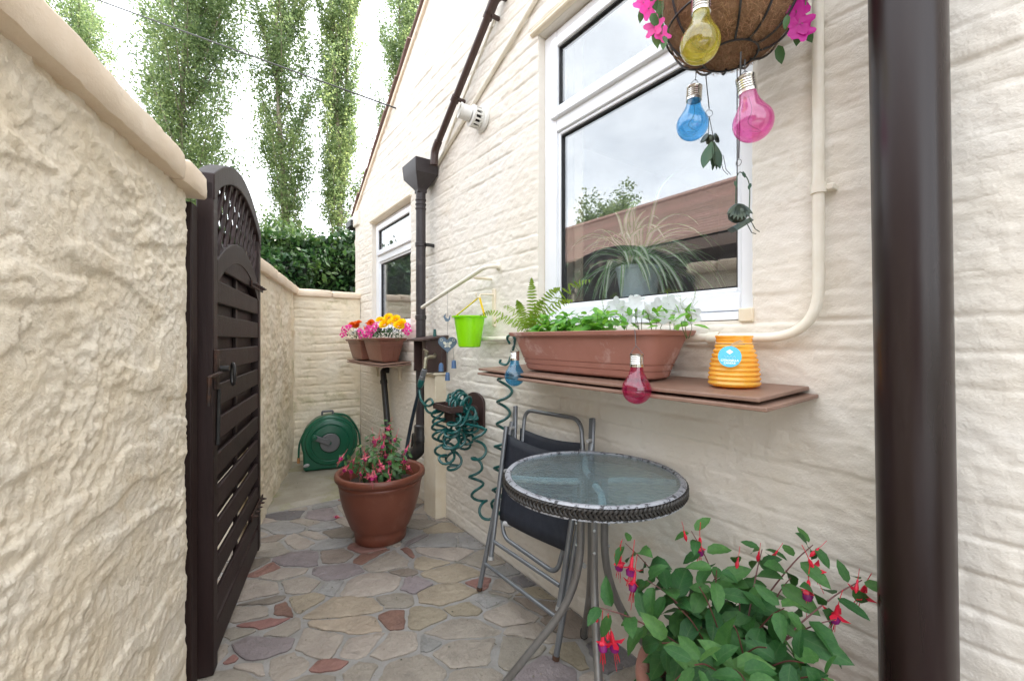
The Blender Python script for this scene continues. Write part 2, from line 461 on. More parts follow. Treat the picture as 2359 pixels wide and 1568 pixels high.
def fast_mesh(name, verts, faces, smooth=False):
    """verts (n,3), faces (m,3) or (m,4) arrays"""
    verts = np.asarray(verts, np.float32); faces = np.asarray(faces, np.int32)
    me = bpy.data.meshes.new(name)
    m, k = faces.shape
    me.vertices.add(len(verts))
    me.vertices.foreach_set('co', verts.ravel())
    me.loops.add(m * k)
    me.loops.foreach_set('vertex_index', faces.ravel())
    me.polygons.add(m)
    me.polygons.foreach_set('loop_start', np.arange(0, m * k, k, dtype=np.int32))
    if smooth:
        me.polygons.foreach_set('use_smooth', np.ones(m, bool))
    me.update(calc_edges=True)
    me.validate()
    return me

def put(name, me, m, parent=None, org=None, world_verts=True):
    """link one mesh object; its mesh is in world coordinates and is moved to sit under its parent's origin"""
    o = bpy.data.objects.new(name, me)
    if m is not None and len(me.materials) == 0:
        me.materials.append(m)
    if parent is not None:
        po = ORG[parent.as_pointer()]
        if world_verts:
            me.transform(Matrix.Translation(-po))
        o.parent = parent
        ORG[o.as_pointer()] = po.copy()
    else:
        og = Vector(org) if org is not None else Vector((0, 0, 0))
        if world_verts and og.length:
            me.transform(Matrix.Translation(-og))
        o.location = og
        ORG[o.as_pointer()] = og
    COL.objects.link(o)
    return o

def thing(name, loc, label, cat, group=None, kind=None):
    o = bpy.data.objects.new(name, None)
    o.empty_display_size = 0.05
    o.location = loc
    COL.objects.link(o)
    ORG[o.as_pointer()] = Vector(loc)
    tag(o, label, cat, group, kind)
    return o

def tag(o, label=None, cat=None, group=None, kind=None):
    if label: o['label'] = label
    if cat: o['category'] = cat
    if group: o['group'] = group
    if kind: o['kind'] = kind
    return o

def inst(name, me, m, parent, mtx):
    """a piece that shares mesh data; mtx is a world matrix"""
    o = bpy.data.objects.new(name, me)
    if len(me.materials) == 0:
        me.materials.append(m)
    po = ORG[parent.as_pointer()]
    o.parent = parent
    o.matrix_local = Matrix.Translation(-po) @ mtx
    COL.objects.link(o)
    ORG[o.as_pointer()] = po
    return o

class MB:
    """collects shapes in world coordinates, then links them as one mesh"""
    def __init__(s):
        s.v = []; s.f = []

    def add(s, v, f):
        n = len(s.v)
        s.v.extend([tuple(p) for p in v])
        s.f.extend([tuple(i + n for i in q) for q in f])
        return s

    def box(s, c, size, rot=None):
        x, y, z = [a / 2 for a in size]
        P = [Vector(p) for p in ((-x, -y, -z), (x, -y, -z), (x, y, -z), (-x, y, -z), (-x, -y, z), (x, -y, z), (x, y, z), (-x, y, z))]
        if rot is not None:
            mt = rot if isinstance(rot, Matrix) else Euler(rot).to_matrix()
            P = [mt @ p for p in P]
        return s.add([p + Vector(c) for p in P], [(0, 3, 2, 1), (4, 5, 6, 7), (0, 1, 5, 4), (1, 2, 6, 5), (2, 3, 7, 6), (3, 0, 4, 7)])

    def minmax(s, a, b):
        return s.box([(p + q) / 2 for p, q in zip(a, b)], [abs(q - p) for p, q in zip(a, b)])

    def bar(s, a, b, w, t, up=(0, 0, 1)):
        """board from a to b, w wide along 'up', t thick"""
        a = Vector(a); b = Vector(b); d = (b - a).normalized()
        n = d.cross(Vector(up)).normalized(); u = n.cross(d).normalized()
        mt = Matrix((d, n, u)).transposed()
        return s.box((a + b) / 2, ((b - a).length, t, w), mt)

    def tube(s, pts, r, seg=10, closed=False, caps=True):
        pts = [Vector(p) for p in pts]
        n = len(pts)
        rs = r if isinstance(r, (list, tuple)) else [r] * n
        T = []
        for i in range(n):
            if closed:
                t = pts[(i + 1) % n] - pts[i - 1]
            else:
                t = pts[min(i + 1, n - 1)] - pts[max(i - 1, 0)]
            T.append(t.normalized() if t.length > 1e-9 else Vector((0, 0, 1)))
        u = T[0].orthogonal().normalized()
        V = []
        for i in range(n):
            u = (u - T[i] * u.dot(T[i]))
            u = u.normalized() if u.length > 1e-6 else T[i].orthogonal().normalized()
            w = T[i].cross(u)
            for k in range(seg):
                a = 2 * math.pi * k / seg
                V.append(pts[i] + (u * math.cos(a) + w * math.sin(a)) * rs[i])
        Fc = []
        m = n if closed else n - 1
        for i in range(m):
            j = (i + 1) % n
            for k in range(seg):
                l = (k + 1) % seg
                Fc.append((i * seg + k, i * seg + l, j * seg + l, j * seg + k))
        if caps and not closed:
            Fc.append(tuple(range(seg - 1, -1, -1)))
            Fc.append(tuple((n - 1) * seg + k for k in range(seg)))
        return s.add(V, Fc)

    def lathe(s, prof, c, seg=32, axis=None, ex=1.0, ey=1.0, cap0=True, cap1=True):
        """profile of (radius, height) turned about the vertical through c (or about 'axis')"""
        c = Vector(c)
        mt = Vector((0, 0, 1)).rotation_difference(Vector(axis)).to_matrix() if axis is not None else Matrix.Identity(3)
        V = []; Fc = []
        for r, h in prof:
            for k in range(seg):
                a = 2 * math.pi * k / seg
                V.append(c + mt @ Vector((r * math.cos(a) * ex, r * math.sin(a) * ey, h)))
        for i in range(len(prof) - 1):
            for k in range(seg):
                l = (k + 1) % seg
                Fc.append((i * seg + k, i * seg + l, (i + 1) * seg + l, (i + 1) * seg + k))
        if cap0: Fc.append(tuple(range(seg - 1, -1, -1)))
        if cap1: Fc.append(tuple((len(prof) - 1) * seg + k for k in range(seg)))
        return s.add(V, Fc)

    def prism(s, poly, O, U, V, N):
        """polygon of (u, v) extruded by the vector N"""
        O = Vector(O); U = Vector(U); V = Vector(V); N = Vector(N)
        n = len(poly)
        P = [O + U * a + V * b for a, b in poly]
        return s.add(P + [p + N for p in P], [tuple(range(n - 1, -1, -1)), tuple(range(n, 2 * n))] +
                     [(i, (i + 1) % n, n + (i + 1) % n, n + i) for i in range(n)])

    def ring(s, c, r, rt, axis, seg=24, tseg=6):
        c = Vector(c); ax = Vector(axis).normalized(); u = ax.orthogonal().normalized(); w = ax.cross(u)
        return s.tube([c + (u * math.cos(2 * math.pi * i / seg) + w * math.sin(2 * math.pi * i / seg)) * r for i in range(seg)], rt, tseg, closed=True)

    def mesh(s, name, smooth=True, ang=38):
        me = bpy.data.meshes.new(name)
        me.from_pydata(s.v, [], s.f)
        bm = bmesh.new(); bm.from_mesh(me)
        bmesh.ops.recalc_face_normals(bm, faces=bm.faces)
        bm.to_mesh(me); bm.free()
        if smooth:
            me.shade_smooth()
            me.set_sharp_from_angle(angle=R(ang))
        return me

    def build(s, name, m, parent=None, org=None, smooth=True, bevel=0.0, ang=38, seg=2):
        o = put(name, s.mesh(name, smooth, ang), m, parent, org)
        if bevel:
            b = o.modifiers.new('bevel', 'BEVEL')
            b.width = bevel; b.segments = seg; b.limit_method = 'ANGLE'; b.angle_limit = R(40)
            b.harden_normals = False
        return o

def smooth_path(pts, n=8, closed=False):
    """Catmull-Rom through the points"""
    P = [Vector(p) for p in pts]
    out = []
    m = len(P)
    for i in range(m if closed else m - 1):
        p0 = P[(i - 1) % m] if closed or i > 0 else P[0] * 2 - P[1]
        p1 = P[i]; p2 = P[(i + 1) % m]
        p3 = P[(i + 2) % m] if closed or i + 2 < m else P[-1] * 2 - P[-2]
        for k in range(n):
            t = k / n
            out.append(0.5 * ((2 * p1) + (p2 - p0) * t + (2 * p0 - 5 * p1 + 4 * p2 - p3) * t * t + (3 * p1 - p0 - 3 * p2 + p3) * t ** 3))
    if not closed:
        out.append(P[-1])
    return out

def fillet(pts, r, n=5):
    """polyline with rounded corners"""
    P = [Vector(p) for p in pts]
    out = [P[0]]
    for i in range(1, len(P) - 1):
        a, b, c = P[i - 1], P[i], P[i + 1]
        ra = min(r, (a - b).length * .45, (c - b).length * .45)
        s = b + (a - b).normalized() * ra; e = b + (c - b).normalized() * ra
        for k in range(n + 1):
            t = k / n
            out.append(s * (1 - t) ** 2 + b * 2 * t * (1 - t) + e * t * t)
    out.append(P[-1])
    return out

def panel(ucoords, vcoords, place, disp, keep=None):
    """dense sheet: place(u, v, d) -> xyz arrays, disp(u, v) -> outward relief in metres"""
    U, V = np.meshgrid(ucoords, vcoords, indexing='ij')
    D = disp(U, V)
    P = place(U, V, D).reshape(-1, 3)
    nu, nv = len(ucoords), len(vcoords)
    i, j = np.meshgrid(np.arange(nu - 1), np.arange(nv - 1), indexing='ij')
    a = i * nv + j
    Fc = np.stack([a, a + nv, a + nv + 1, a + 1], -1).reshape(-1, 4)
    if keep is not None:
        uc = (U[:-1, :-1] + U[1:, 1:]) / 2; vc = (V[:-1, :-1] + V[1:, 1:]) / 2
        Fc = Fc[keep(uc, vc).ravel()]
        used = np.unique(Fc)
        re = np.full(len(P), -1); re[used] = np.arange(len(used))
        P = P[used]; Fc = re[Fc]
    return P, Fc

# ================================================================== THE SETTING
EAVE_Y, EAVE_Z, PITCH = 4.72, 2.51, 0.626
def verge_z(y):
    return EAVE_Z + PITCH * (EAVE_Y - y)

# --- ground
tag(put('ground', fast_mesh('ground', [(-140, -140, -.06), (140, -140, -.06), (140, 140, -.06), (-140, 140, -.06)], [(0, 1, 2, 3)]), M['ground']), kind='structure')
M['concrete'] = mat('pale driveway concrete', (.52, .53, .54), (.45, .46, .47), 2, rough=.85, bump=(30, .3, .005))
tag(put('driveway', fast_mesh('driveway', [(-6, -6, -.02), (-1.30, -6, -.02), (-1.30, 5.2, -.02), (-6, 5.2, -.02)], [(0, 1, 2, 3)]), M['concrete']), kind='structure')

# --- crazy paving: mortar bed and one mesh per stone
SLAB_Y = 3.36
bed_u = np.arange(-2.15, 0.02, .03); bed_v = np.arange(-1.2, SLAB_Y + .2, .03)
P_, F_ = panel(bed_u, bed_v, lambda u, v, d: np.stack([u, v, d], -1), lambda u, v: .0015 * fbm(u * 9, v * 9, 3, 5) - .001)
patio = tag(put('patio', fast_mesh('patio', P_, F_, True), M['mortar']), kind='structure')

SEEDS = [(612,1262,'t'),(608,1310,'r'),(658,1324,'t'),(693,1288,'p'),(771,1320,'p'),(580,1363,'t'),(647,1360,'t'),(633,1397,'r'),(693,1385,'y'),
 (768,1372,'y'),(573,1406,'t'),(584,1445,'r'),(672,1423,'t'),(806,1402,'y'),(637,1462,'t'),(612,1487,'p'),(716,1455,'t'),(534,1515,'r'),(654,1524,'t'),
 (745,1528,'r'),(803,1480,'t'),(729,1562,'t'),(447,1448,'g'),(446,1500,'t'),(447,1350,'y'),(500,1590,'t'),(588,1575,'t'),(669,1187,'d'),(697,1200,'t'),(640,1214,'g'),
 (744,1184,'p'),(765,1210,'g'),(722,1238,'t'),(790,1224,'b'),(757,1254,'g'),(767,1280,'b'),(838,1262,'r'),(855,1284,'r'),(905,1292,'t'),(950,1284,'r'),
 (960,1240,'p'),(962,1206,'t'),(960,1176,'t'),(1021,1216,'y'),(1018,1248,'g'),(1068,1246,'g'),(1012,1276,'t'),(1062,1272,'t'),(1108,1292,'t'),(1037,1321,'y'),
 (1101,1345,'r'),(1165,1318,'g'),(1213,1342,'d'),(1151,1369,'t'),(1037,1368,'y'),(1080,1395,'y'),(1172,1409,'t'),(1243,1388,'b'),(1064,1451,'t'),(1133,1446,'y'),
 (1231,1457,'t'),(1318,1433,'b'),(1078,1506,'t'),(1118,1516,'t'),(1183,1510,'t'),(1318,1526,'y'),(1262,1550,'p'),(1406,1520,'d'),(1440,1440,'d'),(1093,1562,'t'),
 (1488,1568,'t'),(955,1346,'p'),(890,1425,'r'),(895,1382,'t'),(828,1446,'y'),(985,1420,'y'),(850,1346,'t'),(905,1490,'t'),(962,1552,'t'),(838,1548,'t'),
 (1000,1484,'g'),(1015,1548,'t'),(905,1318,'t'),(1000,1330,'t'),(880,1240,'t'),(690,1170,'t'),(640,1180,'t'),(860,1205,'t'),(915,1232,'g'),(1150,1290,'t'),(560,1460,'t'),
 (690,1345,'t'),(480,1410,'t'),(1010,1190,'t'),(725,1168,'g'),(800,1178,'t'),(880,1172,'t')]
pts = []
for px, py, kd in SEEDS:
    w = atZ(px, py)
    pts.append((w.x, w.y, kd))
rr = random.Random(3)
# neighbouring stones of one colour that lie close together are one slab
keep_ = []
for p in pts:
    if p[2] in 'ty' and any(q[2] in 'ty' and ((p[0] - q[0]) * .8) ** 2 + (p[1] - q[1]) ** 2 < .118 ** 2 for q in keep_):
        continue
    keep_.append(p)
pts = keep_
tries = 0
while tries < 4000:
    tries += 1
    x, y = rr.uniform(-2.1, -.01), rr.uniform(-1.1, SLAB_Y - .02)
    dmin = .23
    if min((x - a) ** 2 + (y - b) ** 2 for a, b, _ in pts) > dmin ** 2:
        pts.append((x, y, rr.choice('ttttyygpbtr')))
for q in range(70):                                         # slivers that fill the gaps between the big slabs
    x, y = rr.uniform(-1.5, -.01), rr.uniform(.7, SLAB_Y - .05)
    if .07 ** 2 < min((x - a) ** 2 + (y - b) ** 2 for a, b, _ in pts) < .16 ** 2:
        pts.append((x, y, rr.choice('ttygbt')))
# slabs lie with their long side across the alley: measure distances in a squeezed frame
SQ = Matrix(((CS * .74, -SN * .74), (SN * 1.12, CS * 1.12))); SQI = SQ.inverted()
def sq(x, y):
    v = SQ @ Vector((x, y)); return v.x, v.y
def usq(x, y):
    v = SQI @ Vector((x, y)); return v.x, v.y
pts = [(*sq(x, y), k) for x, y, k in pts]
wts = [rr.uniform(-.004, .010) if k != 'r' else -.0015 for _, _, k in pts]

def clip(poly, nx, ny, c):
    out = []
    for i in range(len(poly)):
        a, b = poly[i - 1], poly[i]
        da, db = a[0] * nx + a[1] * ny - c, b[0] * nx + b[1] * ny - c
        if (da <= 0) != (db <= 0):
            t = da / (da - db)
            out.append((a[0] + (b[0] - a[0]) * t, a[1] + (b[1] - a[1]) * t))
        if db <= 0:
            out.append(b)
    return out

for i, (x, y, kd) in enumerate(pts):
    poly = [sq(-2.12, -1.15), sq(-.004, -1.15), sq(-.004, SLAB_Y), sq(-2.12, SLAB_Y)]
    for j, (a, b, _) in enumerate(pts):
        if j == i: continue
        dx, dy = a - x, b - y
        L = math.hypot(dx, dy)
        if L > .9: continue
        nx, ny = dx / L, dy / L
        gap = .0035 + .0085 * ((i * j * 7919 + (i + j) * 104729) % 997) / 997
        poly = clip(poly, nx, ny, nx * x + ny * y + L / 2 + max(-.3 * L, min(.3 * L, (wts[i] - wts[j]) / (2 * L))) - gap)
        if len(poly) < 3: break
    if len(poly) < 3: continue
    poly = [usq(*p) for p in poly]
    area = sum(poly[k - 1][0] * poly[k][1] - poly[k][0] * poly[k - 1][1] for k in range(len(poly))) / 2
    if abs(area) < .0012: continue
    # cut corners, then break the edges so that the outline is chipped
    q = []
    for k in range(len(poly)):
        a, b, c = poly[k - 1], poly[k], poly[(k + 1) % len(poly)]
        for (s_, e_) in ((a, b), (c, b)):
            L = math.hypot(e_[0] - s_[0], e_[1] - s_[1])
            t = max(.5, 1 - rr.uniform(.003, .016) / max(L, 1e-6))
            q.append((s_[0] + (e_[0] - s_[0]) * t, s_[1] + (e_[1] - s_[1]) * t))
    e = []
    for k in range(len(q)):
        a, b = q[k], q[(k + 1) % len(q)]
        L = math.hypot(b[0] - a[0], b[1] - a[1])
        m = max(1, int(L / .022))
        for h in range(m):
            t = h / m
            px_, py_ = a[0] + (b[0] - a[0]) * t, a[1] + (b[1] - a[1]) * t
            w = .0042
            bow = .011 * float(noise2(np.array([px_ * 9.0 + i * 1.7]), np.array([py_ * 9.0]), 17)[0])
            e.append((px_ + rr.uniform(-w, w) + bow, py_ + rr.uniform(-w, w) + bow))
    cx = sum(p[0] for p in e) / len(e); cy = sum(p[1] for p in e) / len(e)
    n = len(e)
    top = .004 + rr.uniform(0, .004)
    tx, ty = rr.uniform(-.012, .012), rr.uniform(-.012, .012)
    V = []
    for (s_, z_) in ((1.0, -.012), (1.0, top - .003), (None, top)):
        for (a, b) in e:
            if s_ is None:
                L = math.hypot(a - cx, b - cy)
                k = max(0, L - .006) / max(L, 1e-6)
                a, b = cx + (a - cx) * k, cy + (b - cy) * k
            V.append((a, b, z_ + (a - cx) * tx + (b - cy) * ty))
    # inner ring gives the split face a little roll
    for (a, b) in e:
        a, b = cx + (a - cx) * .5, cy + (b - cy) * .5
        V.append((a, b, top + rr.uniform(-.0012, .0016) + (a - cx) * tx + (b - cy) * ty))
    V.append((cx, cy, top + rr.uniform(-.001, .002)))
    Fc = []
    for l in range(3):
        for k in range(n):
            kk = (k + 1) % n
            Fc.append((l * n + k, l * n + kk, (l + 1) * n + kk, (l + 1) * n + k))
    for k in range(n):
        Fc.append((3 * n + k, 3 * n + (k + 1) % n, 4 * n))
    me = bpy.data.meshes.new('stone'); me.from_pydata(V, [], Fc); me.shade_smooth(); me.set_sharp_from_angle(angle=R(30))
    put('stone', me, M['stone_' + kd], patio)

rd_ = np.random.default_rng(61)
VV = []; FF = []
for q in range(420):                                        # grit, crumbs and leaf bits
    x, y = rd_.uniform(-1.3, -.01), rd_.uniform(.6, 3.9)
    if rd_.random() < .45: x = -abs(rd_.normal(0, .035)) - .008
    if x < -1.36 + .29 * (y - 1.75): continue
    zf = .009 if y < SLAB_Y else .033
    sz = rd_.uniform(.0015, .0048)
    a = rd_.uniform(0, 6.28, 4); b = len(VV)
    for k in range(5):
        t = k * 1.2566 + rd_.uniform(-.3, .3)
        VV.append((x + sz * math.cos(t) * rd_.uniform(.6, 1.4), y + sz * math.sin(t), zf))
    VV.append((x, y, zf + sz * rd_.uniform(.3, .8)))
    FF += [(b + k, b + (k + 1) % 5, b + 5) for k in range(5)]
M['grit'] = mat('grit and crumbs', (.10, .08, .055), (.30, .27, .22), 60, rough=.9, rnd=.6, rnd_kind='island')
tag(put('grit', fast_mesh('grit', np.array(VV), np.array(FF)), M['grit']), 'scattered grit and leaf crumbs on the paving', 'grit', kind='stuff')

# --- raised concrete slab in front of the back wall
su = np.arange(-1.08, .02, .02); sv = np.arange(SLAB_Y, 4.6, .02)
def slab_place(u, v, d):
    edge = sstep(0, .05, v - SLAB_Y - .02 * noise2(u * 7, u * 0, 3) - .015)
    return np.stack([u, v, d * 1.0 + .028 * edge - .01 * (1 - edge)], -1)
P_, F_ = panel(su, sv, slab_place, lambda u, v: .003 * fbm(u * 6, v * 6, 3, 8))
tag(put('back_slab', fast_mesh('back_slab', P_, F_, True), M['slab']), kind='structure')

# ------------------------------------------------------------------ house
house = thing('house', (0, 0, 0), 'cream painted brick house with gable end along the right of the alley', 'house')
OPEN = [(.63, 1.64, 1.255, 2.68), (3.23, 4.18, 1.255, 2.315)]

def house_disp(Y, Z):
    wy = Y + .010 * noise2(Y * 5, Z * 5, 1)
    wz = Z + .004 * noise2(Y * 1.0, Z * 1.0, 2) + .0025 * noise2(Y * 11, Z * 11, 4)
    row = np.floor(wz / .078); fz = wz / .078 - row
    by = wy / .232 + .5 * (row % 2) + .25 * hash2(row, row * 0, 5)
    colm = np.floor(by); fy = by - colm
    gz = np.minimum(fz, 1 - fz) * .078; gy = np.minimum(fy, 1 - fy) * .232
    mask = sstep(-.30, .35, fbm(Y * 1.4, Z * 1.9, 3, 11))
    m2 = sstep(.0, .5, fbm(Y * 1.1, Z * 1.3, 3, 21))
    joint = np.maximum((1 - sstep(.001, .0095, gz)) * mask, (1 - sstep(.001, .011, gy)) * mask * m2)
    d = .0045 * fbm(Y * 1.5, Z * 1.5, 2, 31) + .0008 * fbm(Y * 8, Z * 9, 3, 41) + (hash2(row, row * 0, 8) - .5) * .0028 + .0034 * fbm(Y * 24, Z * 28, 3, 51) + .0012 * sstep(-.1, .4, fbm(Y * 2, Z * 2, 2, 57)) * fbm(Y * 60, Z * 70, 2, 55)
    d = d - .0050 * joint + (hash2(row, colm, 6) - .5) * .0050 * mask * (1 - joint)
    led = fbm(Y * 4.5 + .5 * noise2(Y * 3, Z * 3, 63), Z * 17 + 1.2 * noise2(Y * 4, Z * 4, 65), 2, 61)
    d = d + .0013 * sstep(.30, .36, led)
    for (a, b, c, e) in OPEN:
        out = np.maximum(np.maximum(a - Y, Y - b), np.maximum(c - Z, Z - e))
        d = d - .007 * np.exp(-np.clip(out, 0, 9) / .010)
    return d

yc = np.arange(-.8, EAVE_Y + .001, .0095); zc = np.arange(0, 3.76, .0055)
for a, b, c, e in OPEN:
    for val, arr in ((a, yc), (b, yc), (c, zc), (e, zc)):
        arr[np.argmin(np.abs(arr - val))] = val
def keep(u, v):
    k = v < verge_z(u) - .012
    for a, b, c, e in OPEN:
        k &= ~((u > a) & (u < b) & (v > c) & (v < e))
    return k
P_, F_ = panel(yc, zc, lambda u, v, d: np.stack([-d, u, v], -1), house_disp, keep)
put('wall', fast_mesh('wall', P_, F_[:, ::-1], True), M['paint_house'], house)

# single bricks that stand clear of the paint
bme_n = 0
rb = random.Random(12)
zones = [(1.72, 2.75, 1.75, 2.75, 26), (.02, .60, 1.20, 2.2, 12), (.05, .62, .15, 1.0, 9), (1.75, 2.55, .3, 1.05, 8), (4.22, 4.66, 1.5, 2.35, 6), (2.9, 3.2, 1.3, 2.5, 5)]
used = set()
for (y0, y1, z0, z1, cnt) in zones:
    got = 0
    for _ in range(cnt * 6):
        if got >= cnt: break
        row = rb.randint(int(z0 / .078), int(z1 / .078)); k = rb.randint(int(y0 / .232) - 1, int(y1 / .232) + 1)
        half = rb.random() < .3
        bl = .105 if half else .218
        yy = (k - .5 * (row % 2)) * .232 + .006; zz = row * .078 + .006
        if yy < y0 - .1 or yy + bl > y1 + .1 or (row, k) in used: continue
        if any(yy + bl > a - .005 and yy < b + .005 and zz + .07 > c and zz < e + .005 for a, b, c, e in OPEN): continue
        if zz + .08 > verge_z(yy + bl): continue
        used.add((row, k)); got += 1
        bu = np.linspace(yy, yy + bl, 12); bv = np.linspace(zz, zz + .064, 7)
        lift = rb.uniform(.0008, .0020)
        def bd(u, v):
            ed = np.minimum(np.minimum(u - yy, yy + bl - u), np.minimum(v - zz, zz + .064 - v))
            wob = .003 * noise2(u * 40, v * 40, 9)
            return house_disp(u, v) * .55 + .0028 * fbm(u * 16, v * 20, 3, 71) * .6 - .004 + (lift + .004) * sstep(-.001, .011, ed + wob)
        P_, F_ = panel(bu, bv, lambda u, v, d: np.stack([-d, u, v], -1), bd)
        put('brick', fast_mesh('brick', P_, F_[:, ::-1], True), M['paint_house'], house)

mb = MB()                                                    # the rest of the shell, out of the picture
mb.minmax((.003, -4.9, 0), (.1, -.8, 2.5))
mb.prism([(-4.72, 2.5), (-.8, 2.5), (-.8, 3.7), (2.78, 3.7), (.0, 5.42)], (.012, 0, 0), (0, 1, 0), (0, 0, 1), (.1, 0, 0))
mb.minmax((.0, EAVE_Y - .1, 0), (6.5, EAVE_Y, EAVE_Z - .03))
mb.minmax((.0, -4.9, 0), (6.5, -4.8, EAVE_Z))
mb.minmax((6.4, -4.8, 0), (6.5, EAVE_Y, EAVE_Z))
mb.build('rear_wall', M['paint_house'], house)
for (a, b, c, e) in OPEN:                                    # reveals of both window openings
    mb = MB()
    mb.minmax((.006, a - .06, c - .05), (.16, a, e + .05))
    mb.minmax((.006, b, c - .05), (.16, b + .06, e + .05))
    mb.minmax((.006, a - .001, e), (.16, b + .001, e + .05))
    mb.minmax((.006, a - .001, c - .05), (.16, b + .001, c))
    mb.build('window_reveal', M['paint_house'], house, bevel=.004)

mb = MB()                                                    # roof planes, ridge over Y = 0
for sgn in (1, -1):
    ey = EAVE_Y + .14
    rz = verge_z(0) + .035
    A = [(.01, 0, rz), (6.7, 0, rz), (6.7, sgn * ey, rz - PITCH * ey), (.01, sgn * ey, rz - PITCH * ey)]
    B = [(p[0], p[1], p[2] + .05) for p in A]
    mb.add(A + B, [(0, 1, 2, 3), (7, 6, 5, 4), (0, 4, 5, 1), (1, 5, 6, 2), (2, 6, 7, 3), (3, 7, 4, 0)])
roof = mb.build('roof', M['roofdark'], house)
sl = Vector((0, 1, -PITCH)).normalized(); nrm = Vector((0, PITCH, 1)).normalized()
for k in range(19):                                          # tiles of the verge
    yy = EAVE_Y + .10 - k * .27
    if yy < .1: break
    z = verge_z(yy) + .088
    mt = Matrix((Vector((1, 0, 0)), sl, nrm)).transposed()
    b_ = MB().box((.075 + random.uniform(-.006, .006), yy - .13, z + PITCH * .13), (.19, .31, .022), mt @ Euler((R(-4), 0, R(random.uniform(-1, 1)))).to_matrix())
    b_.build('roof_tile', M['rooftile'], roof, bevel=.004)
MB().prism([(.75, 0), (EAVE_Y + .05, 0), (EAVE_Y + .05, .045), (.75, .045)], (-.016, 0, verge_z(0) - .012), (0, 1, -PITCH), (0, 0, 1), (.028, 0, 0)).build('verge_mortar', M['coping'], roof, bevel=.006)
MB().minmax((-.024, 4.57, 2.38), (.05, 4.735, 2.53)).build('corbel', M['paint_house'], house, bevel=.012)
mb = MB().tube([(-.03, EAVE_Y + .15, 2.43), (5.5, EAVE_Y + .15, 2.43)], .05, 12)
mb.minmax((-.045, EAVE_Y + .02, 2.40), (-.02, EAVE_Y + .20, 2.47)).build('gutter', M['black'], house, bevel=.004)

def make_window(y0, y1, z0, z1, zsplit, zsash, mem, label):
    """white plastic window: fixed light below, top hung sash above"""
    XF = .045
    yl, yr = y1 - mem[0], y0 + mem[1]
    mb = MB()
    mb.minmax((XF, y0, z0), (XF + .07, yr, z1)); mb.minmax((XF, yl, z0), (XF + .07, y1, z1))
    mb.minmax((XF + .001, yr, z0), (XF + .069, yl, zsplit[0])); mb.minmax((XF + .001, yr, zsplit[1]), (XF + .069, yl, zsash[0]))
    mb.minmax((XF + .001, yr, zsash[1]), (XF + .069, yl, z1))
    fr = mb.build('window', M['upvc'], house, bevel=.005)
    tag(fr, label)
    # beads round the lower light
    mb = MB()
    b = .016
    for (a, c, e, g) in ((yr, yr + b, zsplit[0], zsplit[1]), (yl - b, yl, zsplit[0], zsplit[1]), (yr + b, yl - b, zsplit[0], zsplit[0] + b), (yr + b, yl - b, zsplit[1] - b, zsplit[1])):
        mb.minmax((XF + .012, a, e), (XF + .05, c, g))
    mb.build('glazing_bead', M['upvc'], fr, bevel=.004)
    mb = MB(); g_ = b; q = .006
    a0, a1, c0, c1 = yr + b, yl - b, zsplit[0] + b, zsplit[1] - b
    for (a, c, e, g) in ((a0, a0 + q, c0, c1), (a1 - q, a1, c0, c1), (a0 + q, a1 - q, c0, c0 + q), (a0 + q, a1 - q, c1 - q, c1)):
        mb.minmax((XF + .020, a, e), (XF + .05, c, g))
    mb.build('gasket', M['gasket'], fr)
    MB().minmax((XF + .030, a0, c0), (XF + .036, a1, c1)).build('pane', M['pane'], fr, smooth=False)
    # opening sash
    mb = MB(); s = .048
    o0, o1, p0, p1 = yr - .022, yl + .022, zsash[0] - .03, zsash[1] + .022
    X0 = XF - .018
    for (a, c, e, g) in ((o0, o0 + s, p0, p1), (o1 - s, o1, p0, p1), (o0 + s, o1 - s, p0, p0 + s), (o0 + s, o1 - s, p1 - s, p1)):
        mb.minmax((X0, a, e), (X0 + .05, c, g))
    mb.build('sash', M['upvc'], fr, bevel=.006)
    a0, a1, c0, c1 = o0 + s, o1 - s, p0 + s, p1 - s
    mb = MB()
    for (a, c, e, g) in ((a0, a0 + q, c0, c1), (a1 - q, a1, c0, c1), (a0 + q, a1 - q, c0, c0 + q), (a0 + q, a1 - q, c1 - q, c1)):
        mb.minmax((X0 + .014, a, e), (X0 + .045, c, g))
    mb.build('gasket', M['gasket'], fr)
    MB().minmax((X0 + .022, a0, c0), (X0 + .028, a1, c1)).build('pane', M['pane'], fr, smooth=False)
    # sill
    MB().prism([(.012, z0 - .001), (-.036, z0 - .010), (-.040, z0 - .032), (.012, z0 - .032)], (XF, y0 + .035, 0), (1, 0, 0), (0, 0, 1), (0, y1 - y0 - .04, 0)).build('sill', M['upvc'], fr, bevel=.003)
    return fr

make_window(.63, 1.64, 1.289, 2.67, (1.347, 2.185), (2.275, 2.60), (.085, .055), 'large white plastic window with opening top light, right of the downpipe')
make_window(3.23, 4.18, 1.289, 2.305, (1.347, 1.925), (2.015, 2.245), (.075, .055), 'smaller white plastic window left of the downpipe')
MB().minmax((-.004, .625, 1.250), (.05, .668, 1.292)).build('sill_end', M['trim'], house, bevel=.004)
MB().prism([(.05, 2.68), (-.012, 2.682), (-.022, 2.694), (-.012, 2.704), (-.018, 2.716), (.01, 2.724), (.05, 2.724)], (0, .56, 0), (1, 0, 0), (0, 0, 1), (0, 1.12, 0)).build('lintel', M['trim'], house, bevel=.005)
MB().prism([(.05, 2.305), (-.010, 2.308), (-.020, 2.325), (.01, 2.335), (.05, 2.335)], (0, 3.2, 0), (1, 0, 0), (0, 0, 1), (0, 1.0, 0)).build('lintel', M['trim'], house, bevel=.005)
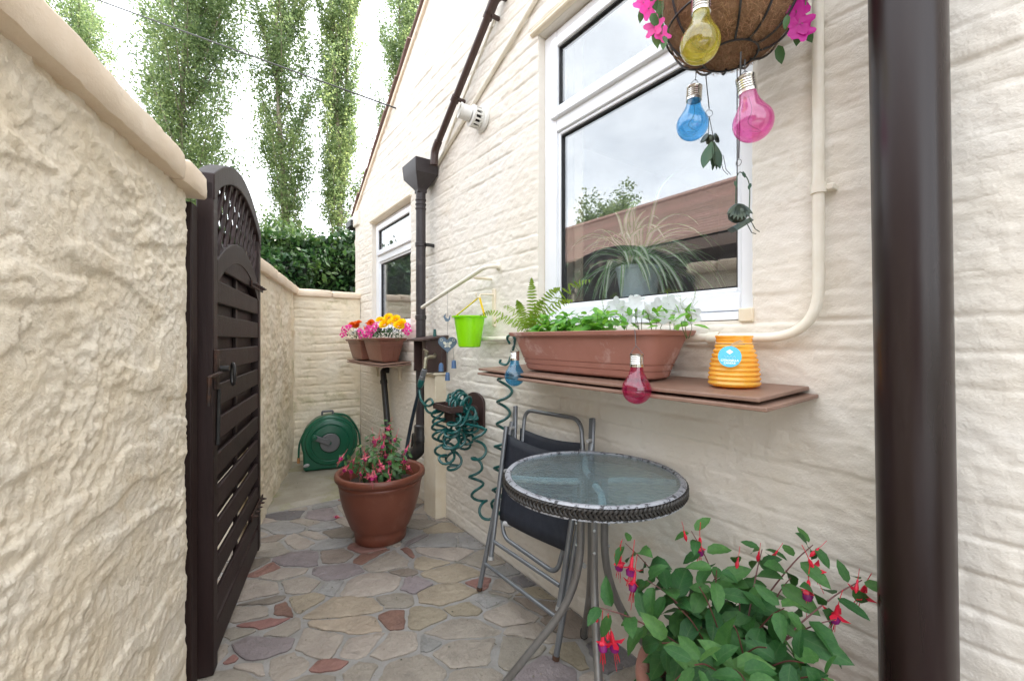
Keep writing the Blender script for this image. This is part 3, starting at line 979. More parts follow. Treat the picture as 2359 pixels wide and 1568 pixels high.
# rooms behind the glass
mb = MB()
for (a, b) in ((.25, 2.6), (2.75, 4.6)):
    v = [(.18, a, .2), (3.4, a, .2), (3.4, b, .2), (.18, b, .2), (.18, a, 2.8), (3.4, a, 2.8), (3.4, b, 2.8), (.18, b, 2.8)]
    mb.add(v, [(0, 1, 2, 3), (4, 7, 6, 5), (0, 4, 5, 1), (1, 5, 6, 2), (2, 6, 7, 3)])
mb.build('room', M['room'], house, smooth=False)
MB().minmax((.118, .50, 1.30), (.42, 1.80, 1.332)).build('inner_sill', M['upvc'], house, bevel=.006)
mb = MB()
P_ = [(.19 + .016 * math.sin(i * 1.1), 1.52 + i * .011, z) for z in (1.335, 2.7) for i in range(18)]
mb.add(P_, [(i, i + 1, 19 + i, 18 + i) for i in range(17)]).build('curtain', M['curtain'], house)

# ------------------------------------------------------------------ rough garden walls on the left
def line_wall(name, P0, P1, H, label, du, relief, mt, thick=.22, round_end=None, coarse=None):
    P0 = Vector((P0[0], P0[1], 0)); P1 = Vector((P1[0], P1[1], 0))
    d = (P1 - P0); L = d.length; d.normalize(); n = Vector((d.y, -d.x, 0))
    root = thing(name, P0, label, 'wall')
    uc = np.linspace(0, L, int(L / du) + 1) if coarse is None else np.concatenate([np.arange(0, L - coarse, .03), np.linspace(L - coarse, L, int(coarse / du) + 1)])
    vc = np.linspace(-.02, H, int(H / du) + 1)
    def place(u, v, dd):
        return np.stack([P0.x + d.x * u + n.x * dd, P0.y + d.y * u + n.y * dd, v], -1)
    def dd(u, v):
        r = relief(u, v)
        if round_end:
            r = r * sstep(-.02, .10, L - u) - round_end * np.exp(-np.clip(L - u, 0, 9) / .016)
        return r
    P_, F_ = panel(uc, vc, place, dd)
    put('wall_face', fast_mesh(name, P_, F_, True), mt, root)
    c = (P0 + P1) / 2 - n * (thick / 2 + .035)
    mb = MB().box((c.x, c.y, H / 2), (L - .012, thick, H), Matrix((d, n, Vector((0, 0, 1)))).transposed())
    mb.build('wall_core', mt, root, bevel=.02)
    return root, d, n, L

def coping_piece(root, P0, d, n, u0, u1, z0, z1, over, thick, mt, seed, seg=.025):
    prof = [(-thick, z0), (over - .004, z0), (over, z0 + .006), (over + .002, z0 + .03), (over + .001, z1 - .012), (over - .005, z1 - .003), (over - .022, z1), (-thick / 2, z1 + .016), (-thick, z1)]
    m = max(2, int((u1 - u0) / seg))
    V = []; np_ = len(prof)
    for i in range(m + 1):
        t = i / m
        u = u0 + (u1 - u0) * t
        e = min(t, 1 - t) * (u1 - u0)
        sh = .010 * math.exp(-e / .010)
        for j, (a, z) in enumerate(prof):
            w = float(noise2(np.array([u * 6.0 + j * .35]), np.array([z * 9 + seed]), seed)[0]) * .0045 + float(noise2(np.array([u * 26.0]), np.array([j * .8 + seed]), seed + 3)[0]) * .004
            k = 1 if 1 <= j <= 6 else 0
            p = Vector((P0[0], P0[1], 0)) + d * u + n * (a + k * (w - sh))
            V.append((p.x, p.y, z + w * .6 - (sh * .8 if j >= 4 else -sh * .6)))
    Fc = []
    for i in range(m):
        for j in range(np_):
            k = (j + 1) % np_
            Fc.append((i * np_ + j, (i + 1) * np_ + j, (i + 1) * np_ + k, i * np_ + k))
    Fc.append(tuple(range(np_))); Fc.append(tuple(m * np_ + j for j in range(np_ - 1, -1, -1)))
    o = MB().add(V, Fc).build('coping_stone', mt, root, ang=50)
    return o

def rough_relief(u, v):
    wu = u + .10 * fbm(u * 2.4, v * 2.4, 2, 101); wv = v + .10 * fbm(u * 2.4 + 5, v * 2.4, 2, 103)
    big = fbm(wu * 2.6, wv * 3.4, 3, 107)
    rid = 1 - np.abs(fbm(wu * 4.2, wv * 7.0, 3, 109)) * 2.2
    patch = sstep(-.25, .35, fbm(u * 2.1 + 9, v * 2.1, 2, 113))
    d = .009 * big + .0024 * np.clip(rid, -.4, 1) + (.0022 + .0040 * patch) * fbm(wu * 15, wv * 19, 3, 117)
    d = d + (.0022 + .0050 * patch) * fbm(u * 48, v * 54, 2, 121)
    st = fbm(wu * 1.9, wv * 8.5, 2, 125)
    cr = np.abs(fbm(wu * 3.1 + 7, wv * 3.6, 3, 131))
    return d + .006 * sstep(.05, .12, st) - .006 * (1 - sstep(.0, .018, cr)) * sstep(-.1, .3, fbm(u * 1.7, v * 1.9 + 4, 2, 133))

PN = Vector((-1.359, 1.75, 0)); dN = Vector((.28, 1, 0)).normalized()
root, d_, n_, L_ = line_wall('garden_wall', PN - dN * 1.95, PN, 1.66, 'rough cream rendered garden wall filling the left foreground', .0055, rough_relief, M['paint_left'], round_end=.05, coarse=1.15)
P0n = PN - dN * 1.95
for u0, u1, sd in ((L_ - 1.97, L_ - 1.10, 3), (L_ - 1.093, L_ - .165, 4), (L_ - .158, L_ + .035, 5)):
    coping_piece(root, P0n, d_, n_, u0, u1, 1.658, 1.738, .042, .27, M['coping'], sd)

def far_relief(u, v):
    wu = u + .05 * fbm(u * 3, v * 3, 2, 201)
    return .016 * fbm(wu * 2.6, v * 3.1, 3, 203) + .008 * fbm(wu * 9, v * 13, 3, 207) + .004 * fbm(u * 30, v * 34, 2, 211)
PF0 = Vector((-1.121, 2.87, 0)); PF1 = Vector((-.561, 4.75, 0))
root, d_, n_, L_ = line_wall('garden_wall', PF0, PF1, 1.625, 'rough cream rendered garden wall behind the open brown gate', .008, far_relief, M['paint_back'])
coping_piece(root, PF0, d_, n_, -.01, .78, 1.62, 1.700, .035, .25, M['coping'], 8)
coping_piece(root, PF0, d_, n_, .788, L_ + .02, 1.62, 1.698, .035, .25, M['coping'], 9)

def back_relief(u, v):
    wz = v + .014 * noise2(u * 3, v * 2.2, 301) + .006 * noise2(u * 11, v * 9, 303)
    row = np.floor(wz / .082); fz = wz / .082 - row
    g = np.minimum(fz, 1 - fz) * .082
    j = (1 - sstep(.001, .016, g)) * sstep(-.3, .3, fbm(u * 4, v * 3, 2, 305))
    return .006 * fbm(u * 4, v * 5, 3, 307) + .0042 * fbm(u * 14, v * 26, 3, 309) - .009 * j + .0035 * (hash2(row, np.floor(u / .23 + .5 * (row % 2)), 3) - .5)
root, d_, n_, L_ = line_wall('garden_wall', (-.78, 4.556), (-.002, 4.545), 1.615, 'cream painted brick wall closing the far end of the alley', .008, back_relief, M['paint_back'])
coping_piece(root, Vector((-.78, 4.556, 0)), d_, n_, .08, .50, 1.61, 1.675, .030, .25, M['coping'], 12)
coping_piece(root, Vector((-.78, 4.556, 0)), d_, n_, .506, .78, 1.607, 1.668, .030, .25, M['coping'], 13)

# ------------------------------------------------------------------ neighbour's bungalow, seen only mirrored in the window
nb = thing('bungalow', (-8, 5, 0), 'brown tiled bungalow across the drive, mirrored in the large window', 'building')
MB().minmax((-10.6, -4, -.05), (-5.4, 12.2, 2.75)).build('wall', M['brickdark'], nb)
slope = (4.62 - 2.82) / 3.1
mb = MB()
for sgn in (1, -1):
    A = [(-8, -4.4, 4.56), (-8, 12.5, 4.56), (-8 + sgn * 3.1, 12.5, 2.76), (-8 + sgn * 3.1, -4.4, 2.76)]
    mb.add(A, [(0, 1, 2, 3)])
mb.add([(-8, 12.45, 4.5), (-4.95, 12.45, 2.75), (-11.05, 12.45, 2.75), (-8, -4.35, 4.5), (-4.95, -4.35, 2.75), (-11.05, -4.35, 2.75)], [(0, 1, 2), (3, 5, 4)])
nroof = mb.build('roof', M['roofdark'], nb, smooth=False)
for k in range(20):
    x = -8 + .08 + k * .153
    z = 4.62 - slope * (x + 8)
    mb = MB().add([(x - .09, -4.45, z + slope * .09 + .005), (x + .085, -4.45, z - slope * .085 + .045), (x + .085, 12.55, z - slope * .085 + .045), (x - .09, 12.55, z + slope * .09 + .005),
                   (x + .085, -4.45, z - slope * .085 - .005), (x + .085, 12.55, z - slope * .085 - .005)], [(0, 1, 2, 3), (1, 4, 5, 2)])
    mb.build('tile_course', M['rooftile'], nroof, smooth=False)
MB().tube([(-8, -4.45, 4.66), (-8, 12.55, 4.66)], .09, 8).build('ridge_tile', M['rooftile'], nroof)
MB().minmax((-4.95, -4.4, 2.60), (-4.86, 12.5, 2.78)).build('fascia', M['roofdark'], nb)
MB().minmax((-5.4, -4.3, 2.60), (-4.95, 12.4, 2.63)).build('soffit', M['roofdark'], nb)

# ------------------------------------------------------------------ trees and hedge
def leaf_quads(C, size, up_bias=.0, rng=RNG):
    """diamond leaves at the points C (n,3), random attitude"""
    n = len(C)
    a = rng.normal(size=(n, 3)); a[:, 2] += up_bias
    a /= np.linalg.norm(a, axis=1)[:, None]
    b = rng.normal(size=(n, 3))
    b -= a * np.sum(a * b, 1)[:, None]
    b /= np.linalg.norm(b, axis=1)[:, None]
    c = np.cross(a, b)
    s = (size * rng.uniform(.6, 1.35, n))[:, None]
    V = np.stack([C - b * s * .5, C + c * s * .32 + a * s * .06, C + b * s * .55, C - c * s * .32 + a * s * .06], 1).reshape(-1, 3)
    return V, np.arange(4 * n).reshape(n, 4)

def poplar(base, H, W, label, seed, nl=64, leaves=330, lsize=.098, twin=0, low=.10, mt='poplar', group='poplars beyond the hedge', lean=0):
    rng = np.random.default_rng(seed)
    bx, by = base
    t = thing('poplar_tree', (bx, by, 0), label, 'tree', group)
    tr = MB(); C = []
    stems = [0] if not twin else [-twin / 2, twin / 2]
    for sx in stems:
        ph = rng.uniform(0, 6)
        def axis(h):
            return np.array([bx + sx + .18 * math.sin(h * .35 + ph) + lean * h, by + .15 * math.cos(h * .3 + ph), h])
        hs = np.linspace(-.1, H * .97, 16)
        tr.tube([axis(h) for h in hs], [max(.010, (.07 + .006 * H * .5) * (1 - h / H) ** .8) for h in hs], 8)
    limbs = MB()
    for k in range(nl):
        sx = stems[k % len(stems)]
        h0 = H * (low + (.93 - low) * ((k + rng.uniform(0, 1)) / nl))
        f = h0 / H
        reach = W * .5 * (math.sin(math.pi * min(1, max(.0, (f - low * .3)) / (1 - low * .3)) ** .75) ** .6 * .9 + .12) * rng.uniform(.55, 1.15)
        az = rng.uniform(0, 2 * math.pi)
        rise = reach * rng.uniform(1.6, 2.7) + .4
        p0 = np.array([bx + sx + lean * h0, by, h0])
        d = np.array([math.cos(az) * reach, math.sin(az) * reach, rise])
        s = np.linspace(0, 1, 6)
        path = [p0 + d * np.array([x ** .75, x ** .75, x]) for x in s]
        limbs.tube(path, [.026 * (1 - .85 * x) for x in s], 5, caps=False)
        m = int(leaves * 2.5 * (0.5 + reach / W))
        # leaves sit in tufts on side twigs
        tw = int(m / 14) + 1
        ts = rng.uniform(.0, 1.02, tw) ** .85
        tp = p0 + d * np.stack([ts ** .75, ts ** .75, ts], 1) + rng.normal(size=(tw, 3)) * np.array([.21, .21, .26]) * (W / 3)
        C.append((tp[:, None, :] + rng.normal(size=(tw, 14, 3)) * np.array([.11, .11, .15]) * (W / 3) ** .5).reshape(-1, 3))
    tr.build('trunk', M['bark'], t)
    limbs.build('limbs', M['bark'], t)
    V, Fq = leaf_quads(np.concatenate(C), lsize, rng=rng)
    put('crown', fast_mesh('crown', V, Fq), M[mt], t)
    return t

def ground_at(px, k):
    w = atK(px, 779, k)
    return (w.x, w.y)

poplar(ground_at(182, 21), 18.0, 3.3, 'shorter poplar at the far left above the garden wall coping', 1, nl=60, low=.2)
poplar(ground_at(432, 16), 21, 3.5, 'broad poplar rising behind the top of the open gate', 2, nl=92, leaves=400, low=.18)
poplar(ground_at(655, 17), 21, 2.3, 'slim poplar in the middle, just right of the gate arch', 3, nl=66, leaves=300, low=.16, lean=-.008)
poplar(ground_at(782, 17.5), 21, 1.9, 'twin-stemmed poplar beside the gable of the house', 4, nl=72, leaves=310, twin=.35, low=.24)
poplar(ground_at(925, 21), 23, 2.5, 'rightmost poplar half hidden behind the gable slope', 5, nl=70, leaves=330, low=.22)
poplar(ground_at(1040, 24), 22, 3.2, 'poplar hidden behind the house roof', 6, nl=40, leaves=200, low=.2)
w_ = (-12.6, 12.3)
poplar(w_, 5.6, 2.6, 'rounded tree behind the bungalow roof, mirrored in the large window', 7, nl=60, leaves=260, lsize=.12, low=.12, mt='poplar', group='trees across the drive')

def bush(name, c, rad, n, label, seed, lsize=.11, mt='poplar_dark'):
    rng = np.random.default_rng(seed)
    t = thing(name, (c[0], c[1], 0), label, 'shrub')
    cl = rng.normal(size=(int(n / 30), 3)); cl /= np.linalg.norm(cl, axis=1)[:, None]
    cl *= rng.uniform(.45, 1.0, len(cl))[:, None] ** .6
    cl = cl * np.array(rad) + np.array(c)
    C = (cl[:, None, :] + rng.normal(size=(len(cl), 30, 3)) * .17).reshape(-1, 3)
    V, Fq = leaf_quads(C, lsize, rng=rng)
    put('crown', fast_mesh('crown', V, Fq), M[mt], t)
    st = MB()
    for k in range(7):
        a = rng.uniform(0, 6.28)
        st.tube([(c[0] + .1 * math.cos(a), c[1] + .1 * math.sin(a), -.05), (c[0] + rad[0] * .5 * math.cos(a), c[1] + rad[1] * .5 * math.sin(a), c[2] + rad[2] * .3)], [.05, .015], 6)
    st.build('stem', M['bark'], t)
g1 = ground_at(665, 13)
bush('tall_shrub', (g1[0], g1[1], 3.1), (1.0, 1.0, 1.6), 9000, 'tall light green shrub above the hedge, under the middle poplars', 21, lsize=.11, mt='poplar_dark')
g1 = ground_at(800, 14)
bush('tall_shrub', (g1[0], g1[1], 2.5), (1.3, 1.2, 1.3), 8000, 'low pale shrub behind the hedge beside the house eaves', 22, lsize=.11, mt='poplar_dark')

# dense dark hedge beyond the back wall
rng = np.random.default_rng(33)
hg = thing('hedge', (-1.2, 5.6, 0), 'dense dark green hedge behind the back wall', 'hedge')
hu = np.arange(-4.2, 3.0, .12); hv = np.arange(0, 2.40, .12)
def hd(u, v):
    return .12 * fbm(u * 1.4, v * 1.6, 3, 401) - .22 * sstep(2.05, 2.4, v)
P_, F_ = panel(hu, hv, lambda u, v, d: np.stack([u, 5.32 - d, v * (1 + .04 * np.sin(u * 1.7)) + .03 * np.sin(u * 5)], -1), hd)
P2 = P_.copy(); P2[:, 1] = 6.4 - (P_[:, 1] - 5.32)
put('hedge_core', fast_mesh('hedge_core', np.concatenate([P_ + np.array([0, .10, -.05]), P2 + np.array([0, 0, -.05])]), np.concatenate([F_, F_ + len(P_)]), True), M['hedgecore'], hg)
n = 26000
u = rng.uniform(-4.1, 2.6, n); v = rng.uniform(.9, 2.46, n)
d = .12 * fbm(u * 1.4, v * 1.6, 3, 401) - .22 * sstep(2.05, 2.4, v)
C = np.stack([u, 5.32 - d + rng.normal(0, .055, n), v * (1 + .04 * np.sin(u * 1.7)) + .03 * np.sin(u * 5)], -1)
n2 = 9000
C2 = np.stack([rng.uniform(-4.1, 2.6, n2), rng.uniform(5.5, 6.4, n2), 2.47 + rng.normal(0, .07, n2)], -1)
C2[:, 2] -= .09
C2[:, 2] += .1 * np.sin(C2[:, 0] * 1.7) + .06 * np.sin(C2[:, 0] * 7)
V, Fq = leaf_quads(np.concatenate([C, C2]), .072, rng=rng)
tag(put('foliage', fast_mesh('foliage', V, Fq), M['hedge'], hg), kind='stuff')

# overhead line fixed to the gable
a = Vector((.0, 3.533, 3.14)); dd = Vector((-.6436, .6485, .4065))
path = [a + dd * (s * 22) - Vector((0, 0, .10 * math.sin(math.pi * s))) for s in np.linspace(0, 1, 24)]
tag(MB().tube(path, .0062, 6).build('overhead_cable', M['black'], org=a), 'thin black overhead cable running up across the sky to the gable', 'cable')

# ================================================================== THE OBJECTS
# ------------------------------------------------------------------ gate
GA = Vector((-1.297, 1.862, 0)); GB = Vector((-1.063, 2.790, 0))
gd = (GB - GA); GW = gd.length; gd.normalize(); gn = Vector((gd.y, -gd.x, 0)); UP = Vector((0, 0, 1))
gate = thing('garden_gate', GA, 'dark brown arched wooden gate with lattice top standing at the left wall', 'gate')
GZ = .035
def gp(u, z, d=0.0):
    """point on the gate: u along it, z up, d behind the alley face"""
    return GA + gd * u - gn * d + UP * z
def gbox(u0, u1, z0, z1, d0, d1):
    return [gp(u, z, d) for d in (d0, d1) for (u, z) in ((u0, z0), (u1, z0), (u1, z1), (u0, z1))]
BOXF = [(0, 1, 2, 3), (7, 6, 5, 4), (0, 4, 5, 1), (1, 5, 6, 2), (2, 6, 7, 3), (3, 7, 4, 0)]
ST = .058
def arch_top(u):
    t = (u - GW / 2) / (GW / 2)
    return 1.765 + .150 * (1 - abs(t) ** 2.0) + .02
MB().add(gbox(0, ST, GZ - .03, 1.755, 0, .052), BOXF).build('stile', M['gateframe'], gate, bevel=.004)
MB().add(gbox(GW - ST, GW, GZ, 1.755, 0, .052), BOXF).build('stile', M['gateframe'], gate, bevel=.004)
def arch(u0, u1, ztop, zbot, d0, d1, n=22):
    V = []
    for i in range(n + 1):
        u = u0 + (u1 - u0) * i / n
        V += [gp(u, zbot(u), d0), gp(u, ztop(u), d0), gp(u, ztop(u), d1), gp(u, zbot(u), d1)]
    Fc = []
    for i in range(n):
        for k in range(4):
            l = (k + 1) % 4
            Fc.append((i * 4 + k, (i + 1) * 4 + k, (i + 1) * 4 + l, i * 4 + l))
    Fc += [(0, 1, 2, 3), (n * 4 + 3, n * 4 + 2, n * 4 + 1, n * 4)]
    return MB().add(V, Fc)
def a2(u):
    t = (u - GW / 2) / (GW / 2 - ST)
    return 1.485 + .130 * (1 - t * t)
arch(0, GW, arch_top, lambda u: arch_top(u) - .075 - (.02 if u < ST or u > GW - ST else 0), -.003, .055).build('top_rail', M['gateframe'], gate, bevel=.004)
arch(ST, GW - ST, a2, lambda u: a2(u) - .085, .001, .048).build('inner_arch', M['gateframe'], gate, bevel=.003)
MB().add(gbox(ST, GW - ST, GZ + .005, GZ + .12, .004, .046), BOXF).build('bottom_rail', M['gateframe'], gate, bevel=.004)
MB().add(gbox(GW / 2 - .02, GW / 2 + .02, GZ + .12, 1.53, .022, .034), BOXF).build('muntin', M['gateframe'], gate, bevel=.002)
def latticed(side):
    p = .086
    for k in range(-14, 16):
        c = k * p
        pts_ = []
        # walk along the slat and keep the part inside the arch opening
        for s in np.linspace(-1.2, 1.2, 240):
            u = GW / 2 + c + s * .62 * side; z = 1.55 + s
            if ST - .004 < u < GW - ST + .004 and a2(u) - .02 < z < arch_top(u) - .07:
                pts_.append((u, z))
        if len(pts_) < 6: continue
        (u0, z0), (u1, z1) = pts_[0], pts_[-1]
        d = .014 if side > 0 else .027
        a = gp(u0, z0, d); b = gp(u1, z1, d)
        MB().bar(a, b, .0165, .011, up=gn.cross(b - a)).build('lattice_slat', M['gatewood'], gate, bevel=.002)
latticed(1); latticed(-1)
z = GZ + .145; k = 0
pitch = .128
while z < 1.50:
    top = min(z + .083, 1.56)
    tilt = random.uniform(-.004, .004)
    # board in front, shaped to the inner arch at the top
    if top < 1.40:
        mb = MB().add([gp(u, zz + tilt * (u / GW - .5), d) for d in (.004, .020) for (u, zz) in ((ST, z), (GW - ST, z), (GW - ST, top), (ST, top))], BOXF)
    else:
        mb = arch(ST, GW - ST, lambda u: min(top, a2(u) - .02), lambda u: min(z, a2(u) - .06), .004, .020)
    mb.build('board', M['gatewood'], gate, bevel=.004)
    zb = z + pitch * .5
    if zb + .088 >= 1.42:
        arch(ST, GW - ST, lambda u: min(zb + .10, a2(u) - .02), lambda u: min(zb - .02, a2(u) - .05), .036, .050).build('board', M['gatewood'], gate, bevel=.003)
    else:
        MB().add([gp(u, zz, d) for d in (.036, .050) for (u, zz) in ((ST, zb - .002), (GW - ST, zb - .002), (GW - ST, zb + .088), (ST, zb + .088))], BOXF).build('board', M['gatewood'], gate, bevel=.003)
    z += pitch; k += 1
for zz in (1.475, .30):                                       # strap hinges with bolts
    hin = MB().add(gbox(GW - .29, GW + .035, zz - .016, zz + .016, -.008, -.001), BOXF).build('hinge', M['iron'], gate, bevel=.002)
    for q in range(5):
        c = gp(GW - .26 + q * .065, zz, -.008)
        MB().lathe([(.006, 0), (.006, .010), (.003, .022)], c, 8, axis=gn).build('bolt', M['iron'], hin)
lz = 1.075
lt = MB().add(gbox(-.008, .030, lz - .055, lz + .085, -.012, -.002), BOXF).build('latch_plate', M['iron'], gate, bevel=.003)
MB().tube([gp(.028, lz, -.018), gp(-.085, lz - .004, -.014), gp(-.10, lz - .004, -.012), gp(-.10, lz - .10, -.010)], .0075, 8).build('latch_bar', M['iron'], lt)
hk = MB().tube([gp(.045, lz + .015, -.001), gp(.045, lz + .015, -.04)], .011, 10)
hk.add(*[(x) for x in ((gbox(.035, .062, lz - .02, lz + .05, -.006, -.0015)), BOXF)]).build('handle_boss', M['black'], gate, bevel=.002)
MB().ring(gp(.072, lz - .008, -.045), .040, .0055, gd * .35 + gn, 24, 8).build('ring_handle', M['black'], gate)
MB().tube([gp(.05, lz - .06, -.006), gp(.034, lz - .26, -.006)], .006, 6).build('cord', M['black'], gate)

gap_post = thing('gap_shade_post', (-1.42, 1.80, 0), 'dark brown post added to stand in for the dark shading between the near garden wall and the gate', 'post')
MB().box((-1.378, 1.806, .83), (.058, .06, 1.64), (0, 0, -math.atan2(.28, 1))).build('post', M['gateframe'], gap_post, bevel=.004)  # added post, its dark brown stands in for the shading in the gap

# ------------------------------------------------------------------ brown downpipe in the foreground
bp = thing('soil_pipe', (-.125, .265, 0), 'thick glossy dark brown pipe standing upright in the right foreground', 'pipe')
pc = atX(2100, 779, -.125)
top = atK(2083, 0, (pc - CAM).xy.dot(Vector((SN, CS))))
bot = atK(2108, 1568, (pc - CAM).xy.dot(Vector((SN, CS))))
ax = (top - bot) / (top.z - bot.z)
p0 = pc + ax * (0 - pc.z); p1 = pc + ax * (3.6 - pc.z)
MB().tube([p0 + (p1 - p0) * t for t in np.linspace(0, 1, 12)], .0625, 40).build('pipe', M['brownpipe'], bp)
for zz in (2.9,):
    q = p0 + (p1 - p0) * (zz / 3.6)
    MB().lathe([(.066, -.03), (.070, -.02), (.070, .02), (.066, .03)], q, 32, cap0=False, cap1=False).build('collar', M['brownpipe'], bp)
    MB().bar((q.x + .06, q.y, q.z), (.01, q.y, q.z), .03, .02).build('bracket', M['brownpipe'], bp)
    q = p0 + ax * .05
    MB().lathe([(.066, 0), (.074, .01), (.074, .05), (.066, .06)], p0, 32, cap0=False, cap1=False).build('collar', M['brownpipe'], bp)

# ------------------------------------------------------------------ cream water pipe round the big window
wp = thing('water_pipe', (-.028, .44, 1.2), 'cream painted water pipe bending under the large window', 'pipe')
a = atX(1886, 400, -.03); y0 = a.y
mb = MB().tube(fillet([(-.032, y0 + .004, 2.9), (-.032, y0, 1.203), (-.032, 2.12, 1.197)], .13, 12), .0135, 14)
mb.build('pipe', M['pipe_cream'], wp)
MB().tube([(-.032, .71, 1.2015), (-.032, .745, 1.2015)], .019, 14).build('coupling', M['pipe_cream'], wp)
MB().tube([(-.032, y0 + .001, 1.575), (-.032, y0 + .001, 1.600)], .018, 14).build('coupling', M['pipe_cream'], wp)
MB().box((-.016, y0 - .022, 1.588), (.03, .02, .016)).build('pipe_clip', M['pipe_cream'], wp, bevel=.003)
MB().box((-.012, 1.78, 1.1985), (.024, .02, .034)).build('pipe_clip', M['pipe_cream'], wp, bevel=.003)

# ------------------------------------------------------------------ overflow pipe
op = thing('overflow_pipe', (0, 1.98, 1.59), 'thin cream overflow pipe sloping from the wall towards the downpipe', 'pipe')
e0 = atX(1148, 614, -.002); e1 = atX(1120, 613, -.105); e2 = atX(972.6, 708, -.135)
MB().tube(fillet([e0, e1, e2], .05, 8), .0125, 12).build('pipe', M['pipe_cream'], op)
MB().lathe([(.021, 0), (.021, .006), (.014, .012)], e0, 16, axis=(-1, 0, 0)).build('flange', M['pipe_cream'], op)
q = e1 + (e2 - e1) * .16
hk = MB().tube(fillet([(0, q.y - .01, q.z - .02), (q.x, q.y - .01, q.z - .022), (q.x, q.y - .01, q.z - .015)], .01, 4), .007, 8).build('support_hook', M['trim'], op)

# ------------------------------------------------------------------ rainwater downpipe with hopper
dp = thing('downpipe', (-.08, 2.85, 0), 'slate brown rainwater downpipe with hopper head between the two windows', 'downpipe')
X = -.082
c0 = atX(969, 700, X); DY = c0.y
MB().tube([(X, DY, t) for t in np.linspace(.54, 2.22, 10)], .034, 24).build('pipe', M['hopperplastic'], dp)
for zz in (2.10, 2.13, 2.16):
    MB().lathe([(.0345, 0), (.038, .004), (.038, .012), (.0345, .016)], (X, DY, zz), 24, cap0=False, cap1=False).build('socket_ring', M['hopperplastic'], dp)
for zz in (1.84, 1.33):
    MB().lathe([(.0345, 0), (.0385, .003), (.0385, .03), (.0345, .033)], (X, DY, zz), 24, cap0=False, cap1=False).build('joint_collar', M['hopperplastic'], dp)
MB().box((-.03, DY - .04, 1.853), (.06, .022, .022)).build('clip', M['black'], dp, bevel=.003)
hz0 = 2.22
def rect(x0, x1, y0_, y1_, zz): return [(x0, y0_, zz), (x1, y0_, zz), (x1, y1_, zz), (x0, y1_, zz)]
rings = [rect(X - .034, X + .034, DY - .034, DY + .034, hz0 - .005), rect(X - .034, X + .034, DY - .034, DY + .034, hz0 + .02), rect(-.165, -.004, DY - .115, DY + .115, hz0 + .105),
         rect(-.172, -.004, DY - .122, DY + .122, hz0 + .185), rect(-.172, -.004, DY - .122, DY + .122, hz0 + .20), rect(-.16, -.016, DY - .11, DY + .11, hz0 + .20), rect(-.16, -.016, DY - .11, DY + .11, hz0 + .15)]
V = [p for r_ in rings for p in r_]
Fc = [(i * 4 + k, i * 4 + (k + 1) % 4, (i + 1) * 4 + (k + 1) % 4, (i + 1) * 4 + k) for i in range(len(rings) - 1) for k in range(4)] + [(3, 2, 1, 0), tuple(24 + k for k in range(4))]
MB().add(V, Fc).build('hopper', M['hopperplastic'], dp, bevel=.006)
# foot: branch and cast elbow into the gully
MB().lathe([(.036, 0), (.052, .008), (.055, .05), (.046, .07), (.046, .12), (.036, .13)], (X, DY, .47), 24).build('cast_socket', M['black'], dp)
fp = fillet([(X, DY, .52), (X - .004, DY + .005, .42), (X - .15, DY + .11, .30), (X - .20, DY + .15, .02)], .09, 6)
MB().tube(fp, .048, 16).build('elbow', M['black'], dp)
MB().tube([(X - .01, DY + .07, .52), (X - .02, DY + .10, .30), (X - .04, DY + .10, .2)], .026, 12).build('waste_branch', M['black'], dp)

up = thing('waste_pipe', (-.05, 2.7, 2.4), 'thin dark brown pipe slanting up the wall from the hopper', 'pipe')
s0 = atX(1001, 348, -.075); s1 = atX(1136, 8, -.055)
s2 = atX(1144, -14, -.05)
MB().tube([s0 + (s1 - s0) * t for t in np.linspace(0, 1, 8)], .0215, 16).build('pipe', M['brownpipe_worn'], up)
MB().tube(fillet([s0 + Vector((0, .01, -.09)), s0, s0 + (s1 - s0) * .08], .04, 4), .026, 16).build('elbow', M['brownpipe_worn'], up)
MB().tube(fillet([s1 - (s1 - s0).normalized() * .06, s1 + (s1 - s0).normalized() * .05, s1 + (s1 - s0).normalized() * .05 + Vector((.09, -.02, 0))], .05, 6), .027, 16).build('elbow', M['brownpipe_worn'], up)
for t in (.40, .93):
    q = s0 + (s1 - s0) * t; dv = (s1 - s0).normalized()
    MB().tube([q - dv * .018, q + dv * .018], .027, 16).build('collar', M['brownpipe_worn'], up)
    MB().box(q + Vector((.03, -.025, -.012)), (.05, .02, .018)).build('clip', M['brownpipe_worn'], up, bevel=.003)
cp = thing('conduit', (-.02, 2.4, 2.5), 'cream painted conduit slanting up the wall beside the brown pipe', 'pipe')
q0 = atX(1006, 380, -.014); q1 = atX(1226, 12, -.014); q2 = atX(1290, -95, -.014)
MB().tube([q0, q1, q2], .013, 12).build('pipe', M['pipe_cream'], cp)
q0 = atX(1012, 372, -.006); q1 = atX(1140, 40, -.006)
tag(MB().tube([q0, (q0 + q1) / 2 + Vector((0, .012, 0)), q1], .006, 8).build('wall_cable', M['pipe_cream'], org=q0), 'thin painted cable between brown pipe and conduit', 'cable')

